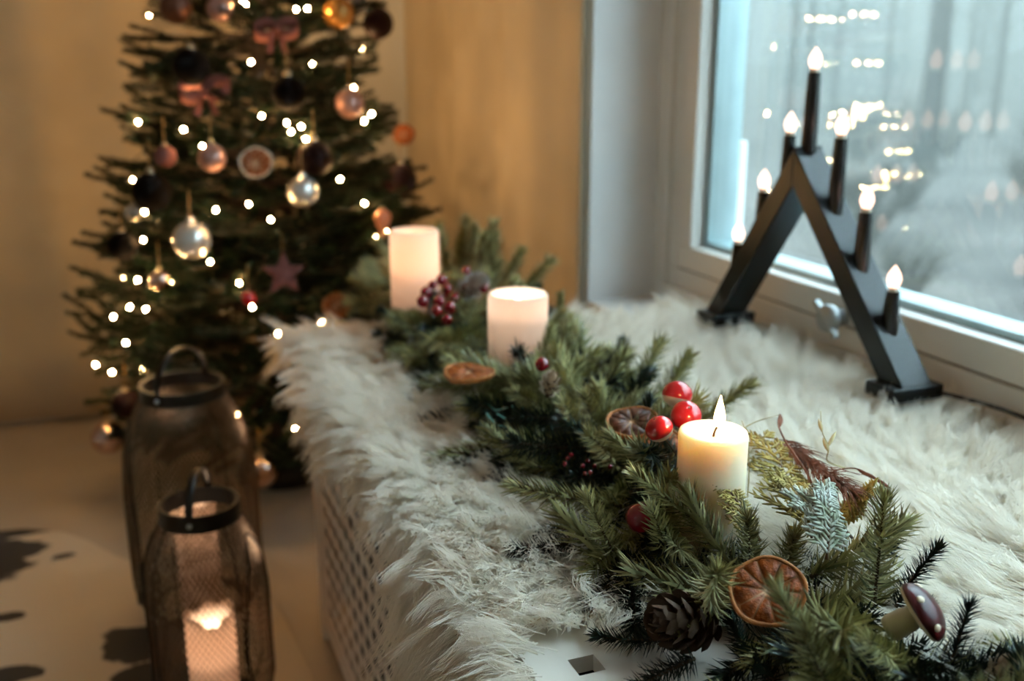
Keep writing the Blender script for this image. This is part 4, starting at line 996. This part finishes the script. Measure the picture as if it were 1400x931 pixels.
# ------------------------------------------------------------------ christmas tree
TX, TY, TH = 0.31, 2.36, 1.98
def tree_r(z): return 0.42 * (TH - z) / (TH - 0.40) if z > 0.40 else 0.42 - 0.3 * (0.40 - z)
tr = thing('christmas_tree', (TX, TY, 0), 'dark green christmas tree in the room corner with baubles and fairy lights', 'tree')
q = MB(); q.tube([(0, 0, 0.02 + 0.1 * k) for k in range(20)], [0.028 - 0.0012 * k for k in range(20)], 8); q.build('trunk', M['bark'], tr, True)
q = MB(); q.lathe([(0, 0), (0.11, 0), (0.115, 0.01), (0.09, 0.06), (0.05, 0.09), (0.035, 0.10), (0, 0.10)], 20); q.build('tree_stand', M['iron'], tr, True)
def branch_meshes(seed, L):
    rg = np.random.default_rng(seed); st = MB(); nd = MB()
    path = [np.array((0, 0.0, L * f)) + np.array((0.10 * L * f * f, rg.normal(0, 0.008), 0)) for f in np.linspace(0, 1, 8)]
    st.tube(path, [0.005 * (1 - 0.09 * k) for k in range(8)], 5); brush(nd, path[2:], int(L * 620), 0.022, 0.0026, rg, lean=0.7, tipn=8, curve=0.4)
    for k in range(max(4, int(L / 0.045))):
        f = 0.22 + 0.72 * k / max(4, int(L / 0.045)); i = int(f * 7); b = path[i]; s_ = 1 if k % 2 else -1
        l = L * 0.42 * (1.15 - f) + 0.04; d = np.array((rg.uniform(-0.1, 0.35), s_ * rg.uniform(0.55, 0.9), 0.75)); d /= np.linalg.norm(d)
        tw = [b + d * l * g + np.array((0.03 * l * g, 0, 0.06 * l * g)) for g in np.linspace(0, 1, 5)]
        st.tube(tw, [0.0026, 0.0023, 0.002, 0.0017, 0.001], 4); brush(nd, tw[1:], int(l * 640), 0.021, 0.0026, rg, lean=0.7, tipn=8, curve=0.4)
    return st.mesh('branch', M['bark'], True), nd.mesh('needles', M['needle_tree']), L
BR = [branch_meshes(100 + k, L) for k, L in enumerate((0.16, 0.22, 0.22, 0.30, 0.30, 0.38, 0.38, 0.46, 0.46))]
trng = random.Random(21); z = 0.21; lev = 0
while z < 1.98:
    rr_ = tree_r(min(z + 0.03, TH - 0.02)); nb = max(4, int(6.2832 * rr_ / 0.165) + 1); a0 = trng.random() * 6
    for k in range(nb):
        a = a0 + 6.2832 * (k + trng.uniform(-0.25, 0.25)) / nb; L = max(0.12, rr_ * trng.uniform(0.86, 1.10)); el = trng.uniform(-0.12, 0.22) + 0.45 * max(0, z - 1.3) - (0.25 if z < 0.27 else 0)
        st, nd, l0 = min(BR, key=lambda b: abs(b[2] - L) + trng.random() * 0.03); s_ = L / l0
        d = np.array((math.cos(a) * math.cos(el), math.sin(a) * math.cos(el), math.sin(el))); xz = np.array((0, 0, 1.0)); xz = xz - d * np.dot(xz, d); xz /= np.linalg.norm(xz); yy = np.cross(d, xz)
        o = bpy.data.objects.new('branch', st); COL.objects.link(o); o.parent = tr
        mt3 = Matrix(np.stack([xz, yy, d], axis=1).tolist())
        o.matrix_basis = Matrix.Translation((0.02 * math.cos(a), 0.02 * math.sin(a), z + trng.uniform(-0.02, 0.02))) @ mt3.to_4x4() @ Matrix.Rotation(trng.uniform(-0.4, 0.4), 4, 'Z') @ Matrix.Scale(s_, 4)
        n_ = bpy.data.objects.new('needles', nd); COL.objects.link(n_); n_.parent = o; n_['kind'] = 'stuff'
    z += 0.058; lev += 1

def on_tree(px, py, k=1.0):
    d = ray(px, py); best = None
    for t_ in np.arange(1.55, 2.6, 0.005):
        p = C0 + d * t_; e = math.hypot(p[0] - TX, p[1] - TY) - tree_r(p[2]) * k
        if e < 0: return p
        if best is None or e < best[0]: best = (e, p)
    return best[1]
# fairy lights
ls = thing('fairy_lights', (TX, TY, 0), 'string of warm white fairy lights wound round the christmas tree', 'string lights'); LO = np.array((TX, TY, 0))
BULBS = [(332, 1), (405, 13), (343, 85), (269, 138), (251, 177), (277, 200), (358, 159), (398, 180), (412, 173), (427, 88), (508, 156), (181, 246), (198, 290), (295, 287),
         (340, 279), (287, 358), (188, 383), (207, 387), (233, 386), (196, 328), (177, 420), (199, 423), (155, 433), (327, 387), (345, 420), (465, 245), (498, 278), (514, 325),
         (440, 441), (172, 469), (131, 499), (153, 509), (194, 506), (185, 547), (380, 456), (324, 567), (403, 585), (420, 12), (498, 166), (392, 168), (370, 300), (418, 190), (518, 290)]
q0 = MB(); q0.lathe([(0, -0.0030), (0.0016, -0.0026), (0.0024, -0.001), (0.0024, 0.001), (0.0016, 0.0030), (0, 0.0038)], 10); bme = q0.mesh('bulb', M['fairy'], True)
q1 = MB(); q1.lathe([(0, -0.012), (0.0026, -0.012), (0.0030, -0.004), (0, -0.004)], 7); sme = q1.mesh('bulb_socket', M['cable'])
def add_bulb(p):
    o = bpy.data.objects.new('bulb', bme); COL.objects.link(o); o.parent = ls; o.location = tuple(np.array(p) - LO); o.rotation_euler = (trng.uniform(-1, 1), trng.uniform(-1, 1), 0)
    s_ = bpy.data.objects.new('bulb_socket', sme); COL.objects.link(s_); s_.parent = o
for px, py in BULBS: add_bulb(on_tree(px, py, 0.97))
tocam = np.array((-TX, -TY)); tocam /= np.linalg.norm(tocam)
for k in range(95):      # round the back, inside and above
    z = 0.28 + 1.6 * (k / 95) ** 1.1; a = k * 2.39996
    if np.dot((math.cos(a), math.sin(a)), tocam) > 0.25 and z < 1.25: continue
    r = tree_r(z) * trng.uniform(0.75, 0.95); add_bulb((TX + r * math.cos(a), TY + r * math.sin(a), z))
pts = []
for k in range(420):
    f = k / 419; z = 0.26 + 1.65 * f; a = f * 6.2832 * 11; r = tree_r(z) * (0.86 + 0.05 * math.sin(k * 1.3)); pts.append((r * math.cos(a), r * math.sin(a), z + 0.012 * math.sin(k * 0.9)))
q = MB(); q.tube(pts, 0.0012, 4); q.build('wire', M['cable'], ls)

# baubles
def bauble(px, py, pr, mt, label, k=1.04):
    p = on_tree(px, py, k); r = pr * depth(p) / FPX; t = thing('bauble', p, label, 'bauble')
    q = MB(); q.sphere((0, 0, 0), r, 28); q.build('ball', M[mt], t, True)
    q = MB(); q.lathe([(r * 0.22, r * 0.95), (r * 0.22, r * 1.14), (r * 0.18, r * 1.17), (0, r * 1.18)], 14); q.build('cap', M['silver' if mt == 'silver' else 'cap'], t, True)
    q = MB(); q.tube([(0.1 * r * math.cos(a), 0, r * 1.24 + 0.1 * r * math.sin(a)) for a in np.linspace(0, 6.2832, 10, endpoint=False)], 0.0008, 5, closed=True); q.build('loop', M['cap'], t)
    q = MB(); q.tube([(0, 0, r * 1.3), (0.002, 0.004, r * 1.3 + 0.05)], 0.0009, 4); q.build('thread', M['string'], t)
for a in ((262, 328, 26, 'silver', 'large pearly silver bauble hanging mid tree'), (414, 262, 21, 'silver', 'smaller pearly silver bauble below the pale rimmed orange slice'),
          (240, 10, 22, 'bronze', 'bronze brown bauble at the tree edge beside the beige curtain'), (300, 12, 18, 'rose', 'dusky rose bauble beside the bronze one high in the tree'),
          (463, 18, 21, 'gold', 'amber gold bauble high in the tree'), (491, 6, 13, 'silver', 'small lilac silver bauble tucked behind the amber one'),
          (517, 32, 21, 'burg', 'dark burgundy bauble next to the amber gold one'), (262, 92, 25, 'velvet', 'black velvet bauble above the pink bow'),
          (394, 128, 24, 'velvet', 'black velvet bauble deep among the upper branches'), (478, 142, 20, 'rose', 'rose pearl bauble near the right branch tips'),
          (430, 216, 24, 'burg', 'wine black bauble beside the pale rimmed orange slice'), (208, 263, 27, 'velvet', 'big black bauble at the outer branch tips'),
          (548, 246, 22, 'burg', 'dark wine red bauble above the tall blush candle'), (183, 290, 12, 'silver', 'small pearl bauble under the big black one'),
          (168, 336, 20, 'velvet', 'black bauble low on the outer branches facing the curtain'), (219, 383, 15, 'copper', 'small rosy glass bauble between three lit bulbs'),
          (148, 598, 23, 'copper', 'mirror copper bauble hanging below the lowest branches over the rug'), (356, 645, 23, 'copper', 'copper glass bauble hanging low between lantern and bench'),
          (173, 553, 20, 'burg', 'dark brown bauble under the lowest fairy light'), (290, 216, 19, 'rose', 'speckled dusky pink bauble under a fairy light'),
          (226, 214, 15, 'pink', 'dusty red bauble near the left fairy lights'), (340, 408, 10, 'red', 'tiny bright red bauble beside a lit bulb')):
    bauble(*a)
# orange slices on the tree
for px, py, pr, lab in ((350, 222, 22, 'dried orange slice with a pale rim hanging on the christmas tree'), (552, 184, 15, 'dried orange slice on the tree branch tip before the bare wall'),
                        (460, 418, 19, 'dark amber dried orange slice on the tree just above the sheepskin')):
    p = on_tree(px, py, 1.06); tl = orange_slice(p, C0 - p + np.array((0.1, 0, 0.1)), pr * depth(p) / FPX, lab, 0.006)
    if px == 350:
        for ch in tl.children:
            if ch.name.startswith('rind'): ch.data.materials[0] = M['cream']
# felt star, bows, glass drop
p = on_tree(388, 374, 1.0); t = thing('felt_star', p, 'dusky pink felt star hanging in the dark heart of the tree', 'ornament'); t.rotation_euler = Matrix(frame_z(C0 - p).tolist()).to_euler()
q = MB(); r = 32 * depth(p) / FPX; pr_ = []
for k in range(10):
    a = math.pi / 2 + k * math.pi / 5; rd = r if k % 2 == 0 else r * 0.45; pr_.append((rd * math.cos(a), rd * math.sin(a)))
q.add([(x, y, -0.002) for x, y in pr_] + [(x, y, 0.002) for x, y in pr_] + [(0, 0, 0.007), (0, 0, -0.007)], [(10 + k, 10 + (k + 1) % 10, 20) for k in range(10)] + [((k + 1) % 10, k, 21) for k in range(10)] + [(k, (k + 1) % 10, 10 + (k + 1) % 10, 10 + k) for k in range(10)])
q.build('star', M['pink'], t); q = MB(); q.tube([(0, r, 0), (0, r + 0.035, -0.004)], 0.0009, 4); q.build('thread', M['string'], t)
for px, py, sz, lab in ((280, 122, 34, 'pink ribbon bow under the black velvet bauble'), (378, 40, 30, 'pale pink ribbon bow high in the middle of the tree')):
    p = on_tree(px, py, 1.0); t = thing('ribbon_bow', p, lab, 'bow'); t.rotation_euler = Matrix(frame_z(C0 - p).tolist()).to_euler(); r = sz * depth(p) / FPX; w_ = r * 0.28
    for s_ in (1, -1):
        q = MB(); vs = []
        for k in range(13):
            a = 6.2832 * k / 12; x = s_ * r * (0.5 - 0.5 * math.cos(a)); y = r * 0.30 * math.sin(a) + x * 0.1
            vs += [(x, y, -w_), (x, y, w_)]
        q.add([(x, y + z * 0.9, z * 0.4) for x, y, z in vs], [(2 * k, 2 * k + 1, 2 * k + 3, 2 * k + 2) for k in range(12)]); o = q.build('loop', M['pink'], t, True); o.modifiers.new('t', 'SOLIDIFY').thickness = 0.0008
        q = MB(); q.add([(0, 0, 0), (s_ * 0.008, 0, 0.003), (s_ * r * 0.5, -r * 1.0, 0.004), (s_ * r * 0.25, -r * 1.05, 0.001)], [(0, 1, 2, 3)]); o = q.build('tail', M['pink'], t); o.modifiers.new('t', 'SOLIDIFY').thickness = 0.0008
    q = MB(); q.sphere((0, 0, 0.002), r * 0.16, 10); q.build('knot', M['pink'], t, True)
p = on_tree(523, 298, 1.05); t = thing('glass_drop', p, 'peach glass drop ornament beside the tall blush candle', 'ornament'); r = 12 * depth(p) / FPX
q = MB(); q.lathe([(0, r * 1.1), (r * 0.4, r * 1.0), (r * 0.9, r * 0.5), (r, 0), (r * 0.75, -r * 0.7), (r * 0.35, -r * 1.6), (r * 0.15, -r * 2.2), (0, -r * 2.4)], 18); q.build('drop', M['peach'], t, True)
q = MB(); q.lathe([(r * 0.3, r), (r * 0.3, r * 1.25), (0, r * 1.3)], 10); q.build('cap', M['cap'], t)
